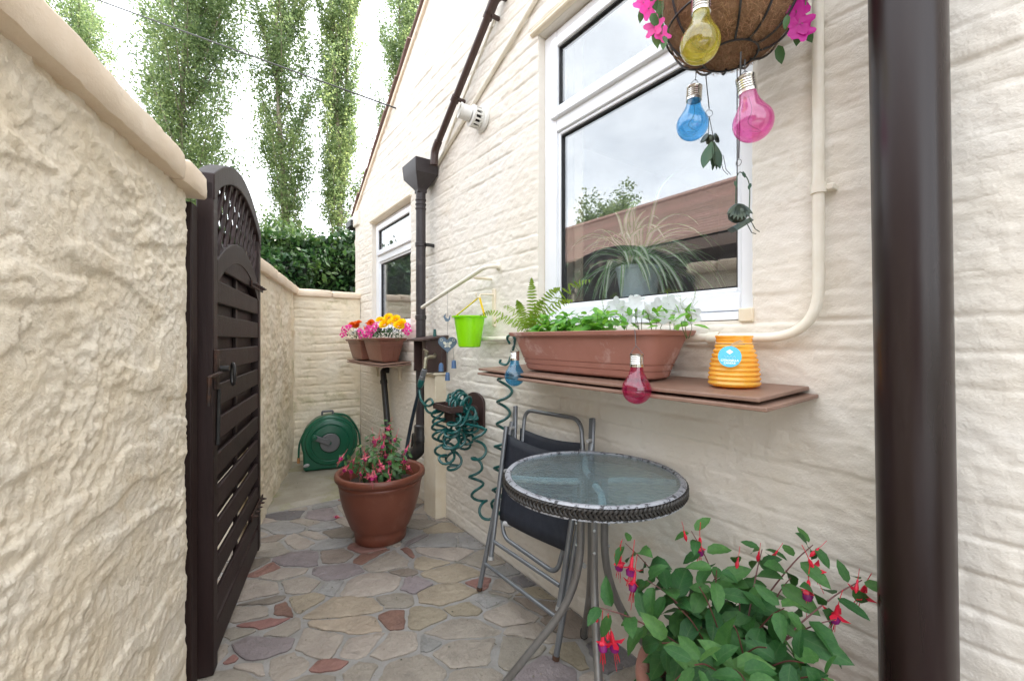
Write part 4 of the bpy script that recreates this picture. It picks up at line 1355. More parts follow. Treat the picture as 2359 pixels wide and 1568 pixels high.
# ------------------------------------------------------------------ boiler flue
fl = thing('boiler_flue', atX(1116, 275, 0), 'white boiler flue with slotted collar sticking out of the wall', 'flue')
w0 = atX(1113, 277, 0)
axv = Vector((-1, .10, .10)).normalized()
MB().lathe([(.074, -.004), (.074, .010), (.066, .016), (.062, .02)], w0, 32, axis=axv).build('wall_plate', M['flue'], fl)
MB().lathe([(.040, .0), (.040, .075)], w0, 24, axis=axv).build('core', M['slot'], fl)
for zz in (.02, .066):
    MB().lathe([(.058, zz), (.060, zz + .003), (.060, zz + .012), (.056, zz + .015)], w0, 32, axis=axv).build('collar', M['flue'], fl)
rq = Vector((0, 0, 1)).rotation_difference(axv).to_matrix()
for k in range(14):
    a = 2 * math.pi * k / 14
    MB().box(w0 + rq @ Vector((.056 * math.cos(a), .056 * math.sin(a), .05)), (.008, .010, .036), rq @ Euler((0, 0, a)).to_matrix()).build('slat', M['flue'], fl)
V = []
for h0, r_ in ((.08, .042), (.13, .042), (.19, .040)):
    V.append((r_, h0))
MB().lathe([(.044, .08), (.042, .095), (.041, .135), (.044, .138), (.044, .147), (.036, .147), (.035, .10)], w0, 28, axis=(axv + Vector((0, .12, .10))).normalized(), cap0=False).build('outlet', M['flue'], fl)

# ------------------------------------------------------------------ small waste pipe under the flower shelf
sp = thing('waste_pipe', (-.04, 3.7, .9), 'short black waste pipe running down the wall under the small flower shelf', 'pipe')
b0 = atX(882, 858, -.05); b1 = atX(893, 985, -.065); b2 = atX(897, 1045, -.09)
MB().tube(fillet([b0 + Vector((.05, -.005, .02)), b0 + Vector((0, 0, .02)), b1, b2], .045, 6), .026, 16).build('pipe', M['black'], sp)
MB().tube([b0 + (b1 - b0) * .14, b0 + (b1 - b0) * .20], .031, 16).build('collar', M['black'], sp)

# ------------------------------------------------------------------ boxed pier, tap box and tap
pier = thing('pipe_boxing', (-.035, 2.72, 0), 'cream painted boxed pier at the foot of the downpipe, tap box on top', 'boxing')
MB().minmax((-.078, 2.615, -.01), (.01, 2.795, .955)).build('casing', M['trim'], pier, bevel=.006)
MB().minmax((-.10, 2.60, .956), (.01, 2.80, .974)).build('ledge', M['trim'], pier, bevel=.006)
tb = thing('tap_box', (-.075, 2.7, .975), 'dark brown wooden box with sloping lid over the garden tap', 'box')
MB().minmax((-.15, 2.598, .978), (-.004, 2.612, 1.19)).build('side_panel', M['boxwood'], tb, bevel=.002)
MB().minmax((-.15, 2.79, .978), (-.004, 2.804, 1.19)).build('side_panel', M['boxwood'], tb, bevel=.002)
MB().minmax((-.018, 2.613, .978), (-.004, 2.789, 1.19)).build('back_panel', M['boxwood'], tb, bevel=.002)
MB().minmax((-.15, 2.613, .978), (-.137, 2.665, 1.188)).build('front_board', M['boxwood'], tb, bevel=.002)
MB().prism([(-.19, 1.182), (.0, 1.208), (.0, 1.222), (-.19, 1.196)], (0, 2.575, 0), (1, 0, 0), (0, 0, 1), (0, .255, 0)).build('lid', M['boxwood'], tb, bevel=.002)
pg = atX(996, 771, -.07)
tag(MB().tube([(-.06, 2.66, 1.214), (-.06, 2.66, 1.262)], [.012, .009], 12).build('peg', M['hosegreen'], org=(-.06, 2.66, 1.214)), 'small teal plug standing on the tap box lid', 'plug')

tap = thing('garden_tap', (-.10, 2.72, 1.08), 'tarnished garden tap with green hose connector in front of the box', 'tap')
t0 = Vector((-.02, 2.72, 1.105)); t1 = atX(981, 822, -.185); t2 = atX(978, 850, -.205); t3 = atX(966, 893, -.225)
MB().tube(fillet([t0, t1 + Vector((.05, -.01, .0)), t1, t2], .03, 5), .0125, 12).build('body', M['brass'], tap)
MB().tube([t1 + Vector((0, 0, -.005)), t1 + Vector((0, 0, .035))], .010, 10).build('spindle', M['brass'], tap)
hv = Vector((.06, .95, .18)).normalized()
MB().tube([t1 + Vector((0, 0, .04)) - hv * .035, t1 + Vector((0, 0, .04)) + hv * .035], .006, 8).build('handle', M['brass'], tap)
dv = (t3 - t2).normalized(); LL = (t3 - t2).length
MB().lathe([(.013, 0), (.018, .004), (.018, LL * .35), (.015, LL * .36), (.019, LL * .40), (.019, LL * .55)], t2, 16, axis=dv).build('connector', M['reelgrey'], tap)
MB().lathe([(.0155, LL * .55), (.020, LL * .58), (.020, LL * .85), (.012, LL)], t2, 16, axis=dv).build('connector_nut', M['hosegreen'], tap)
nh = [atX(966, 896, -.222), atX(955, 940, -.235), atX(945, 985, -.25), atX(937, 1030, -.27), atX(932, 1062, -.30)]
tag(MB().tube(smooth_path(nh, 6), .0115, 10).build('dark_hose', M['hosenavy'], org=nh[0]), 'straight dark navy hose hanging down from the tap', 'hose')

# ------------------------------------------------------------------ coiled hose on its hanger
hh = thing('hose_hanger', (0, 2.22, .78), 'dark brown hose hanger with small tray fixed to the wall', 'hanger')
hc = atX(1097, 945, -.002)
poly = [(-.10, -.10), (.10, -.10), (.10, .055)] + [(.10 * math.cos(a), .055 + .055 * math.sin(a)) for a in np.linspace(.1, math.pi - .1, 9)] + [(-.10, .055)]
MB().prism(poly, (-.002, hc.y, hc.z), (0, 1, 0), (0, 0, 1), (-.014, 0, 0)).build('back_plate', M['boxwood'], hh, bevel=.003)
MB().tube([(-.01, hc.y, hc.z - .02), (-.17, hc.y, hc.z - .005)], .055, 20).build('drum', M['boxwood'], hh)
tx0, tx1 = -.235, -.155
mb = MB()
ty0, ty1, tz = hc.y - .115, hc.y + .105, hc.z + .055
mb.minmax((tx0, ty0, tz - .035), (tx1, ty1, tz - .030)); mb.minmax((tx0, ty0, tz - .030), (tx0 + .006, ty1, tz)); mb.minmax((tx1 - .006, ty0, tz - .030), (tx1, ty1, tz))
mb.minmax((tx0 + .006, ty0, tz - .030), (tx1 - .006, ty0 + .006, tz)); mb.minmax((tx0 + .006, ty1 - .006, tz - .030), (tx1 - .006, ty1, tz))
mb.build('tray', M['boxwood'], hh, bevel=.002)
MB().minmax((-.185, hc.y - .06, hc.z - .06), (-.172, hc.y + .06, tz - .036)).build('front_plate', M['boxwood'], hh, bevel=.003)

rh = random.Random(5)
def coil(path, r, turns, phase=0.0, wob=.0, per=14):
    """helix about a path"""
    n = int(turns * per)
    L = [0]
    for a, b in zip(path, path[1:]): L.append(L[-1] + (b - a).length)
    out = []
    up0 = Vector((.3, .2, 1))
    for i in range(n + 1):
        s = L[-1] * i / n
        k = max(j for j in range(len(L)) if L[j] <= s + 1e-9); k = min(k, len(path) - 2)
        t = (s - L[k]) / max(1e-6, L[k + 1] - L[k])
        c = path[k].lerp(path[k + 1], t); d = (path[k + 1] - path[k]).normalized()
        u = (up0 - d * up0.dot(d)).normalized(); w = d.cross(u)
        a = 2 * math.pi * turns * i / n + phase
        rr_ = r * (1 + wob * math.sin(a * .37 + 1))
        out.append(c + (u * math.cos(a) + w * math.sin(a)) * rr_)
    return out
hose_pts = []
hose_pts += smooth_path([atX(965, 897, -.225), atX(970, 922, -.23), atX(985, 935, -.24), atX(997, 928, -.24), atX(990, 918, -.23), atX(978, 930, -.23), atX(985, 948, -.235), atX(1003, 952, -.23)], 6)
# bundle slung over the drum: festoons of tight coils in front of and behind the front plate
def fest(y_a, y_b, x, drop, lift):
    n = 9
    return [Vector((x + .012 * math.sin(t * 7 + drop * 30), y_a + (y_b - y_a) * t, hc.z + lift - drop * math.sin(math.pi * t) ** 1.0)) for t in np.linspace(0, 1, n)]
sign = 1
for (x, drop, lift, ra, tu) in ((-.11, -.03, .055, .040, 6), (-.09, .12, .03, .040, 6), (-.13, .0, .045, .036, 6), (-.20, .17, .01, .044, 6), (-.075, .20, .0, .042, 6), (-.215, .24, -.02, .040, 6), (-.12, .06, .02, .042, 6), (-.16, .30, -.03, .036, 5)):
    ya, yb = hc.y + sign * .12, hc.y - sign * .10
    hose_pts += coil(fest(ya, yb, x, drop, lift), ra, tu, rh.uniform(0, 6), .15)
    sign = -sign
tail = [atX(1104, 985, -.13), atX(1106, 1030, -.12), atX(1096, 1075, -.11), atX(1098, 1120, -.11), atX(1108, 1160, -.115), atX(1128, 1188, -.12), atX(1143, 1186, -.10), atX(1149, 1150, -.05), atX(1152, 1080, -.045),
        atX(1158, 1010, -.045), atX(1160, 950, -.045), atX(1162, 900, -.05), atX(1166, 855, -.05)]
tl = smooth_path(tail, 6)
hose_pts += [tl[0]]
hose_pts += coil(tl, .040, 11.5, 1.0, .1, 14)
def resmooth(p, it=2):
    for _ in range(it):
        p = [p[0]] + [(p[i - 1] + p[i] * 2 + p[i + 1]) / 4 for i in range(1, len(p) - 1)] + [p[-1]]
    return p
tag(MB().tube(resmooth(hose_pts), .0076, 8).build('coiled_hose', M['hosegreen'], org=hc), 'teal coiled garden hose tangled over the wall hanger', 'hose')
# the loose end that loops over the shelf
le = [atX(1174, 792, -.035), atX(1168, 777, -.05), atX(1178, 772, -.06), atX(1186, 782, -.05), atX(1180, 810, -.03), atX(1168, 838, -.05), atX(1152, 836, -.07), atX(1153, 828, -.07)]
tag(MB().tube(smooth_path(le, 6), .0066, 8).build('hose_end', M['hosegreen'], org=le[0]), 'loose teal hose end hooked behind the long planter', 'hose')

# ------------------------------------------------------------------ lime bucket on its hook
bk_c = atX(1081, 728, -.125); KY = bk_c.y
by_ = -.125
bz1 = bk_c.z; bz0 = bz1 - .172
bk = thing('toy_bucket', (by_, KY, bz0), 'lime green plastic bucket with yellow handle hanging on the wall', 'bucket')
MB().lathe([(.052, .0), (.060, .004), (.083, .15), (.084, .162), (.097, .164), (.098, .172), (.082, .172), (.079, .160), (.056, .012)], (by_, KY, bz0), 36).build('body', M['lime'], bk)
hkp = atX(1104, 684, -.10)
h1 = Vector((by_ - .05, KY + .080, bz1 - .004)); h2 = Vector((by_ + .05, KY - .080, bz1 - .004))
mb = MB()
for a, b in ((h1, hkp), (hkp, h2)):
    mb.bar(a, b, .014, .005, up=(1, .3, .2))
mb.build('handle', M['yellow'], bk, bevel=.002)
wb = thing('wall_hook', (0, hkp.y, hkp.z), 'cream painted bracket on the wall holding the lime bucket', 'hook')
MB().minmax((-.012, hkp.y - .012, hkp.z - .16), (.004, hkp.y + .012, hkp.z + .05)).build('bracket_plate', M['trim'], wb, bevel=.003)
MB().tube(fillet([(-.005, hkp.y, hkp.z + .02), (hkp.x + .004, hkp.y, hkp.z + .015), (hkp.x, hkp.y, hkp.z - .006), (hkp.x - .02, hkp.y, hkp.z), (hkp.x - .022, hkp.y, hkp.z + .02)], .012, 4), .0045, 8).build('hook', M['trim'], wb)

# ------------------------------------------------------------------ heart wind chime
hX = -.13
HC = atX(1030.5, 792, hX)
ch = thing('wind_chime', HC, 'blue grey tin heart wind chime with butterfly cut-out and three bells', 'wind chime')
fd = Vector((CAM.x - HC.x, CAM.y - HC.y, 0)).normalized()      # the flat of the heart hangs square to the alley
side = Vector((-fd.y, fd.x, 0)) * -1
side = Vector((0, 0, 1)).cross(fd)
def heart(s, n=40):
    out = []
    for i in range(n):
        t = 2 * math.pi * i / n
        out.append((s * 16 * math.sin(t) ** 3 / 17, s * (13 * math.cos(t) - 5 * math.cos(2 * t) - 2 * math.cos(3 * t) - math.cos(4 * t)) / 17))
    return out
MB().prism(heart(.060), HC - fd * .002, side, UP, fd * .004).build('heart', M['heart'], ch, bevel=.0012)
rim = heart(.057)
MB().tube([HC + side * a + UP * b + fd * .003 for a, b in rim], .0016, 6, closed=True).build('heart_rim', M['heart'], ch)
mb = MB()
for sgn in (1, -1):                                            # butterfly and dots, pale where the wall shows through
    for (cx_, cy_, rx, ry, an) in ((.015, .004, .013, .008, .7), (.011, -.014, .009, .006, -.7)):
        el = [(sgn * (cx_ + rx * math.cos(t) * math.cos(an) - ry * math.sin(t) * math.sin(an)), cy_ + rx * math.cos(t) * math.sin(an) + ry * math.sin(t) * math.cos(an)) for t in np.linspace(0, 2 * math.pi, 16, endpoint=False)]
        mb.prism(el if sgn > 0 else el[::-1], HC + fd * .0018, side, UP, fd * .001)
    for k in range(6):
        a = k * math.pi / 3
        c_ = (sgn * .036 + .007 * math.cos(a), .024 + .007 * math.sin(a))
        el = [(c_[0] + .0024 * math.cos(t), c_[1] + .0024 * math.sin(t)) for t in np.linspace(0, 2 * math.pi, 8, endpoint=False)]
        mb.prism(el, HC + fd * .0018, side, UP, fd * .001)
mb.prism([(-.0016, -.02), (.0016, -.02), (.0016, .01), (-.0016, .01)], HC + fd * .0018, side, UP, fd * .0012)
M['cut'] = mat('pale cut out', (.60, .57, .50), rough=.6)
mb.build('butterfly', M['cut'], ch)
strg = MB()
for (px, py, a_) in ((1013.6, 843, (-.033, -.022)), (1030.5, 866, (0, -.058)), (1049, 840, (.033, -.022))):
    d = ray(px, py); b = atX(px, py, hX)
    b = HC + side * (a_[0] * 1.15) + UP * (b.z - HC.z)
    strg.tube([HC + side * a_[0] + UP * a_[1], b + UP * .018], .0010, 5)
    bell = MB().lathe([(.003, .024), (.010, .021), (.0135, .010), (.0145, -.018), (.016, -.026), (.013, -.026), (.011, .0)], b, 16, cap1=False).build('bell', M['bell'], ch)
BT = atX(1033, 733, hX); BT = HC + UP * (BT.z - HC.z)
hang = atX(1032, 668, hX); HT = HC + UP * (hang.z - HC.z)
strg.tube([HC + UP * .055, BT - UP * .02], .0010, 5); strg.tube([BT + UP * .01, HT], .0010, 5)
strg.build('string', M['wire'], ch)
mb = MB()
mb.prism([(-.026, .010), (-.010, .030), (-.012, .008), (.004, -.004), (.014, .020), (.017, .026), (.016, -.006), (.004, -.020), (-.012, -.018)], BT - fd * .001, side, UP, fd * .003)
mb.build('bird', M['heart'], ch)

# ------------------------------------------------------------------ long shelf
sh = thing('wall_shelf', (-.14, 1.07, 1.05), 'long brown double-board shelf under the large window', 'shelf')
def board(x0, x1, y0_, y1_, z_wall, z_front, t, nm, root, m, ny=14, nx=5, sag=.0):
    V = []; Fc = []
    for i in range(ny + 1):
        y = y0_ + (y1_ - y0_) * i / ny
        for j in range(nx + 1):
            x = x0 + (x1 - x0) * j / nx
            f_ = (x - x1) / (x0 - x1)
            zz = z_wall + (z_front - z_wall) * f_ - sag * math.sin(math.pi * i / ny) * (f_)
            V.append((x, y, zz))
    n1 = len(V)
    V += [(a, b, c - t) for a, b, c in V]
    for i in range(ny):
        for j in range(nx):
            q = i * (nx + 1) + j
            Fc.append((q, q + 1, q + nx + 2, q + nx + 1)); Fc.append((n1 + q, n1 + q + nx + 1, n1 + q + nx + 2, n1 + q + 1))
    for i in range(ny):
        q = i * (nx + 1); Fc.append((q, q + nx + 1, n1 + q + nx + 1, n1 + q)); q += nx; Fc.append((q, n1 + q, n1 + q + nx + 1, q + nx + 1))
    for j in range(nx):
        q = j; Fc.append((q, n1 + q, n1 + q + 1, q + 1)); q = ny * (nx + 1) + j; Fc.append((q, q + 1, n1 + q + 1, n1 + q))
    return MB().add(V, Fc).build(nm, m, root, bevel=.002)
board(-.285, -.002, .478, 1.725, 1.071, 1.062, .010, 'board', sh, M['shelfwood'], sag=.004)
board(-.297, -.002, .456, 1.715, 1.052, 1.043, .010, 'board', sh, M['shelfwood'], sag=.003)
MB().minmax((-.026, .56, 1.012), (-.001, 1.66, 1.0405)).build('cleat', M['trim'], sh, bevel=.003)

# long planter
pl = thing('window_planter', (-.145, 1.145, 1.068), 'long faded terracotta trough planter on the brown shelf', 'planter')
PX0, PX1, PY0, PY1 = -.262, -.035, .785, 1.515
def rrect(x0, x1, y0_, y1_, r, z, n=6):
    out = []
    for (cx_, cy_, a0) in ((x1 - r, y1_ - r, 0), (x0 + r, y1_ - r, 90), (x0 + r, y0_ + r, 180), (x1 - r, y0_ + r, 270)):
        for k in range(n + 1):
            a = R(a0 + 90 * k / n)
            out.append((cx_ + r * math.cos(a), cy_ + r * math.sin(a), z))
    return out
def trough(x0, x1, y0_, y1_, z0, z1, tx, ty, rim, r, bands=(), n=6):
    def ringat(t, off=0, rr_=None):
        k = 1 - t
        return rrect(x0 + tx * k - off, x1 - tx * k + off, y0_ + ty * k - off, y1_ - ty * k + off, max(.004, (rr_ or r) * (.85 + .15 * t)), z0 + (z1 - z0) * t, n)
    rs = [ringat(0, -.006)]
    rs += [ringat(.04)]
    for b in bands:
        rs += [ringat(b - .012), ringat(b - .008, -.003), ringat(b + .008, -.003), ringat(b + .012)]
    rs += [ringat(.88), ringat(.885, rim), ringat(.91, rim + .003), ringat(.985, rim + .003), ringat(1.0, rim - .002), ringat(1.0, -.006), ringat(.75, -.008)]
    m = len(rs[0]); V = [p for q in rs for p in q]
    Fc = [(i * m + k, i * m + (k + 1) % m, (i + 1) * m + (k + 1) % m, (i + 1) * m + k) for i in range(len(rs) - 1) for k in range(m)]
    Fc.append(tuple(range(m - 1, -1, -1)))
    so = [((p[0]), (p[1]), z0 + (z1 - z0) * .84) for p in ringat(.84, -.005)]
    return MB().add(V, Fc), MB().add(so, [tuple(range(m))])
b_, s_ = trough(PX0, PX1, PY0, PY1, 1.070, 1.226, .040, .055, .013, .055, (.17, .30))
b_.build('trough', M['planter'], pl, ang=30)
s_.build('soil', M['soil'], pl)

# ------------------------------------------------------------------ beehive candle
cc = atX(1690, 890, -.135); cz = 1.0685
cd = thing('candle_jar', (cc.x, cc.y, cz), 'amber beehive citronella candle jar with round blue tag on the shelf', 'candle')
prof = [(.030, .001), (.054, .001)]
for k in range(9):
    z0 = .004 + k * .0125; rr_ = .0625 - .00027 * k * k
    for q in range(5):
        a = math.pi * q / 4
        prof.append((rr_ + .0042 * math.sin(a), z0 + .0125 * q / 4.3))
prof += [(.048, .119), (.044, .122), (.0455, .124), (.0455, .133), (.0475, .135), (.0475, .139), (.0435, .139), (.0435, .120)]
MB().lathe(prof, (cc.x, cc.y, cz), 44, cap1=False).build('jar', M['candleglass'], cd)
M['wax'] = mat('yellow wax', (.75, .40, .06), rough=.6)
MB().lathe([(.02, .02), (.050, .02), (.047, .085), (.02, .086)], (cc.x, cc.y, cz), 30).build('wax', M['wax'], cd)
fd2 = Vector((CAM.x - cc.x, CAM.y - cc.y, 0)).normalized()
sd2 = Vector((0, 0, 1)).cross(fd2)
up2 = (UP * .97 - fd2 * .14).normalized(); nf2 = sd2.cross(up2).normalized()
if nf2.dot(fd2) < 0: nf2 = -nf2
tcn = Vector((cc.x, cc.y, cz + .0835)) + fd2 * .0655 - sd2 * .010
el = [(.028 * math.cos(t), .028 * math.sin(t)) for t in np.linspace(0, 2 * math.pi, 32, endpoint=False)]
tg = MB().prism(el, tcn, sd2, up2, nf2 * .0012).build('tag', M['tag'], cd)
M['tag_pale'] = mat('pale blue print', (.36, .66, .76), rough=.5)
MB().prism([(0, .019), (.0085, .0125), (0, .006), (-.0085, .0125)], tcn + nf2 * .0013, sd2, up2, nf2 * .0003).build('diamond_print', M['white'], tg)
scr = [(-.014 + .0023 * i, -.001 + .003 * math.sin(i * 1.9)) for i in range(13)]
MB().tube([tcn + nf2 * .0016 + sd2 * a + up2 * b for a, b in scr], .0007, 5).build('script_print', M['tag_pale'], tg)
mtx_t = Matrix((sd2, up2, nf2)).transposed().to_4x4()
for line, off in (('CITRONELLA', -.0125), ('CANDLE', -.0195)):
    cu = bpy.data.curves.new('lettering', 'FONT'); cu.body = line; cu.size = .0072; cu.align_x = 'CENTER'; cu.extrude = .0002; cu.offset = .0002
    tmp = bpy.data.objects.new('lettering', cu); COL.objects.link(tmp)
    me = bpy.data.meshes.new_from_object(tmp, depsgraph=bpy.context.evaluated_depsgraph_get())
    bpy.data.objects.remove(tmp)
    me.name = 'lettering'; me.materials.clear()
    me.transform(Matrix.Translation(tcn + nf2 * .0015 + up2 * off) @ mtx_t)
    put('lettering', me, M['white'], tg)
mb = MB()
kn = tcn + up2 * .027
for k in range(7):
    e_ = kn + sd2 * random.uniform(.018, .036) + up2 * random.uniform(.004, .018) + nf2 * random.uniform(-.004, .004)
    mb.tube([kn, kn.lerp(e_, .5) + up2 * .003, e_], .0010, 5)
mb.tube([kn, kn - sd2 * .012 - up2 * .008], .001, 5); mb.tube([kn, kn + sd2 * .014 - up2 * .012], .001, 5)
mb.build('raffia_bow', M['raffia'], tg)
MB().ring(Vector((cc.x, cc.y, cz + .118)), .0475, .0014, UP, 32, 5).build('raffia_loop', M['raffia'], cd)

# ------------------------------------------------------------------ hanging solar bulbs
def bulb(center, dia, glass, label, hang_to, tilt=(0, 0, 1), hook='wire'):
    """bulb: glass globe with neck, ribbed tin cap, wire bail and hook"""
    c = Vector(center); s = dia / .08; axv = Vector(tilt).normalized()
    t = thing('hanging_bulb', c, label, 'bulb', 'coloured hanging bulbs')
    pr = []
    for k in range(15):
        a = -math.pi / 2 + (math.pi * .5 + .62) * k / 14
        pr.append((max(.001, .040 * math.cos(a)), .040 * math.sin(a)))
    pr += [(.0265, .0335), (.0215, .043), (.0180, .054), (.0168, .066)]
    MB().lathe([(r_ * s, h * s) for r_, h in pr], c, 32, axis=axv, cap1=False).build('globe', M[glass], t)
    cp_ = [(.0150, .062), (.0192, .063), (.0192, .069)]
    for k in range(5):
        z0 = .069 + k * .0052
        cp_ += [(.0180, z0 + .001), (.0194, z0 + .0026), (.0180, z0 + .0044)]
    cp_ += [(.0192, .0955), (.0196, .099), (.0165, .0995)]
    cap = MB().lathe([(r_ * s, h * s) for r_, h in cp_], c, 28, axis=axv).build('cap', M['chrome'], t)
    fil = MB().tube(smooth_path([c + axv * .06 * s, c + axv * .03 * s + Vector((.006, 0, 0)), c + axv * .0 + Vector((-.006, .008, 0)), c - axv * .018 * s + Vector((.012, -.008, 0)), c - axv * .02 * s + Vector((-.014, .006, 0))], 5), .0006, 4)
    fil.build('filament', M['wire'], t)
    e = c + axv * .0985 * s
    ht = Vector(hang_to)
    sd_ = axv.cross(Vector((SN, CS, 0))).normalized() * .0175 * s
    apex = e + (ht - e) * .5 if (ht - e).length < .05 * s else e + (ht - e).normalized() * .026 * s
    MB().tube([e - sd_, apex - sd_ * .12, apex + sd_ * .12, e + sd_], .0008, 5).build('bail', M['wire'], t)
    MB().tube(smooth_path([apex - UP * .002, apex.lerp(ht, .5) + Vector((.002, .002, 0)), ht, ht + Vector((.004, .004, .004)), ht + Vector((.007, .006, -.003))], 4), .0011, 5).build('hook', M['wire'], t)
    return t
bc = atK(1612, 101, 1.0)
bulb(bc, .088, 'bulb_yellow', 'clear yellow glass bulb hanging in front of the coir basket', bc + UP * .135, (.03, -.02, 1))
bc = atK(1594.5, 288, 1.22)
bulb(bc, .086, 'bulb_blue', 'sky blue glass bulb under the left of the hanging basket', atK(1604, 166, 1.22), (.05, -.03, 1))
bc = atK(1734, 283, 1.0)
bulb(bc, .087, 'bulb_pink', 'pink glass bulb hanging below the right of the basket', atK(1716, 140, 1.04), (-.10, .12, 1))
bc = atX(1466, 897, -.315)
bulb(bc, .083, 'bulb_ruby', 'deep ruby pink glass bulb clipped to the front rim of the long planter', atX(1462, 762, -.279))
bc = atX(1185, 866, -.285)
bulb(bc, .083, 'bulb_aqua', 'small-looking blue glass bulb at the left end of the long planter', atX(1181, 779, -.279))

# ------------------------------------------------------------------ small flower shelf and its two planters
ss = thing('wall_shelf', (-.11, 3.7, 1.0), 'small brown double-board shelf under the smaller window', 'shelf')
board(-.225, -.002, 3.205, 4.19, 1.020, 1.004, .009, 'board', ss, M['shelfwood'], sag=.006)
board(-.232, -.002, 3.195, 4.18, 1.004, .988, .009, 'board', ss, M['shelfwood'], sag=.004)
for y in (3.4, 3.95):
    MB().prism([(-.002, .992), (-.15, .975), (-.03, .95), (-.02, .85), (-.002, .85)], (0, y, 0), (1, 0, 0), (0, 0, 1), (0, .02, 0)).build('bracket', M['trim'], ss, bevel=.003)
pn = thing('flower_planter', (-.125, 3.47, 1.017), 'nearer brown trough planter of marigolds on the small shelf', 'planter')
b_, s_ = trough(-.235, -.03, 3.25, 3.68, 1.017, 1.205, .040, .05, .010, .012, (.70,), 3)
b_.build('trough', M['planter_dark'], pn, ang=30); s_.build('soil', M['soil'], pn)
for k in range(4):
    x = -.19 + k * .038
    MB().tube(fillet([(x, 3.292 + .0 * k, 1.035), (x, 3.268, 1.12), (x + .012, 3.262, 1.148), (x + .03, 3.262, 1.15)], .012, 3), .0022, 5).build('scroll_rib', M['planter_dark'], pn)
for x in (-.185, -.09):
    MB().minmax((x, 3.300, 1.0145), (x + .03, 3.64, 1.019)).build('foot', M['planter_dark'], pn)
pf = thing('flower_planter', (-.125, 3.93, 1.017), 'farther brown trough planter of pink flowers on the small shelf', 'planter')
b_, s_ = trough(-.245, -.04, 3.73, 4.13, 1.015, 1.195, .040, .05, .010, .012, (.70,), 3)
b_.build('trough', M['planter_dark'], pf, ang=30); s_.build('soil', M['soil'], pf)

# ------------------------------------------------------------------ hose reel on the slab
RC = atK(760, 1022, 3.92)
rl = thing('hose_reel', (RC.x, RC.y, .03), 'round dark green garden hose reel on the slab by the back wall', 'hose reel')
rf = Vector((CAM.x - RC.x, CAM.y - RC.y, 0)).normalized(); rs_ = UP.cross(rf)
rz0 = .032
RR = .235
cen = Vector((RC.x, RC.y, rz0 + RR + .012))
outl = [(-.215, -RR - .008), (.11, -RR - .008)] + [(RR * math.cos(a), RR * math.sin(a)) for a in np.linspace(-1.0, math.pi + .35, 34)]
MB().prism(outl, cen - rf * .09, rs_, UP, rf * .16).build('case', M['reelgreen'], rl, bevel=.018, seg=3)
MB().lathe([(.205, .066), (.205, .080), (.195, .092), (.165, .098), (.160, .094), (.155, .094), (.150, .102), (.09, .108), (.085, .104), (.05, .104)], cen, 48, axis=rf, cap0=False).build('cover', M['reelgreen'], rl)
MB().lathe([(.082, .104), (.082, .116), (.076, .122), (.02, .124)], cen, 32, axis=rf).build('hub', M['reelgrey'], rl)
MB().lathe([(.014, .124), (.012, .128)], cen, 16, axis=rf).build('hub_cap', M['reelgreen'], rl)
k0 = cen + rf * .130; k1 = cen - rs_ * .125 + UP * .062 + rf * .140
MB().bar(k0, k1, .046, .016, up=rf.cross(k1 - k0)).build('crank', M['reelgrey'], rl, bevel=.006)
MB().lathe([(.024, -.01), (.024, .01), (.014, .014), (.015, .045), (.012, .05)], k1, 16, axis=rf).build('crank_knob', M['reelgreen'], rl)
hnd = []
for s in (-1, 1):
    hnd.append(cen + rs_ * (.045 * s - .02) + UP * (RR - .004))
mb = MB().tube(fillet([hnd[0], hnd[0] + UP * .032, hnd[1] + UP * .032, hnd[1]], .012, 4), .010, 8)
mb.build('carry_handle', M['reelgrey'], rl)
MB().tube(smooth_path([cen + UP * (RR + .004) - rf * .02 + rs_ * .02, cen + rs_ * .15 + UP * .20 - rf * .03, cen + rs_ * .24 + UP * .06 - rf * .02, cen + rs_ * .262 - UP * .09 - rf * .01, cen + rs_ * .27 - UP * .22], 6), .0095, 10).build('hose', M['reelgreen'], rl)
MB().tube(smooth_path([cen - rs_ * .19 + UP * .13 + rf * .0, cen - rs_ * .245 + UP * .0 + rf * .02, cen - rs_ * .255 - UP * .13 + rf * .02], 6), .009, 10).build('hose_tail', M['reelgreen'], rl)
MB().tube([cen - rs_ * .255 - UP * .13 + rf * .02, cen - rs_ * .256 - UP * .175 + rf * .02], .013, 10).build('hose_fitting', M['copper'], rl)
MB().lathe([(.012, .0), (.016, .008), (.008, .016)], cen - rs_ * .19 - UP * .19 + rf * .07, 12, axis=rf, ex=1.6).build('latch_button', M['capgrey'], rl)
MB().minmax((RC.x + .08, RC.y - .08, .026), (RC.x + .22, RC.y + .06, .036)).build('foot', M['black'], rl)

# ------------------------------------------------------------------ terracotta pots
def round_pot(c, rt, rb, h, m, root, tilt=None):
    pr = [(rb - .008, .0), (rb, .004), (rb + .004, .05 * h / .4), (rb + .0, .07), (rb + .006, .085)]
    for t in np.linspace(.10, .80, 10):
        pr.append((rb + .006 + (rt - .022 - rb - .006) * math.sin(t * math.pi / 2 * 1.08) ** .9, .085 + (h - .085) * (t - .10) / .9))
    rr_ = pr[-1][0]; z = pr[-1][1]
    pr += [(rr_ + .004, z + .004), (rr_ + .004, z + .014), (rr_ + .001, z + .018), (rt - .016, h - .045), (rt - .012, h - .040), (rt - .002, h - .034), (rt, h - .020), (rt - .003, h - .006), (rt - .012, h),
           (rt - .026, h - .003), (rt - .032, h - .012), (rt - .045, h - .10)]
    MB().lathe(pr, c, 56, cap1=False).build('pot', m, root, ang=60)
    MB().lathe([(.001, h - .075), (rt - .045, h - .085)], c, 40, cap0=False, cap1=False).build('soil', M['soil'], root)
PM = Vector((-.455, 2.575, .008))
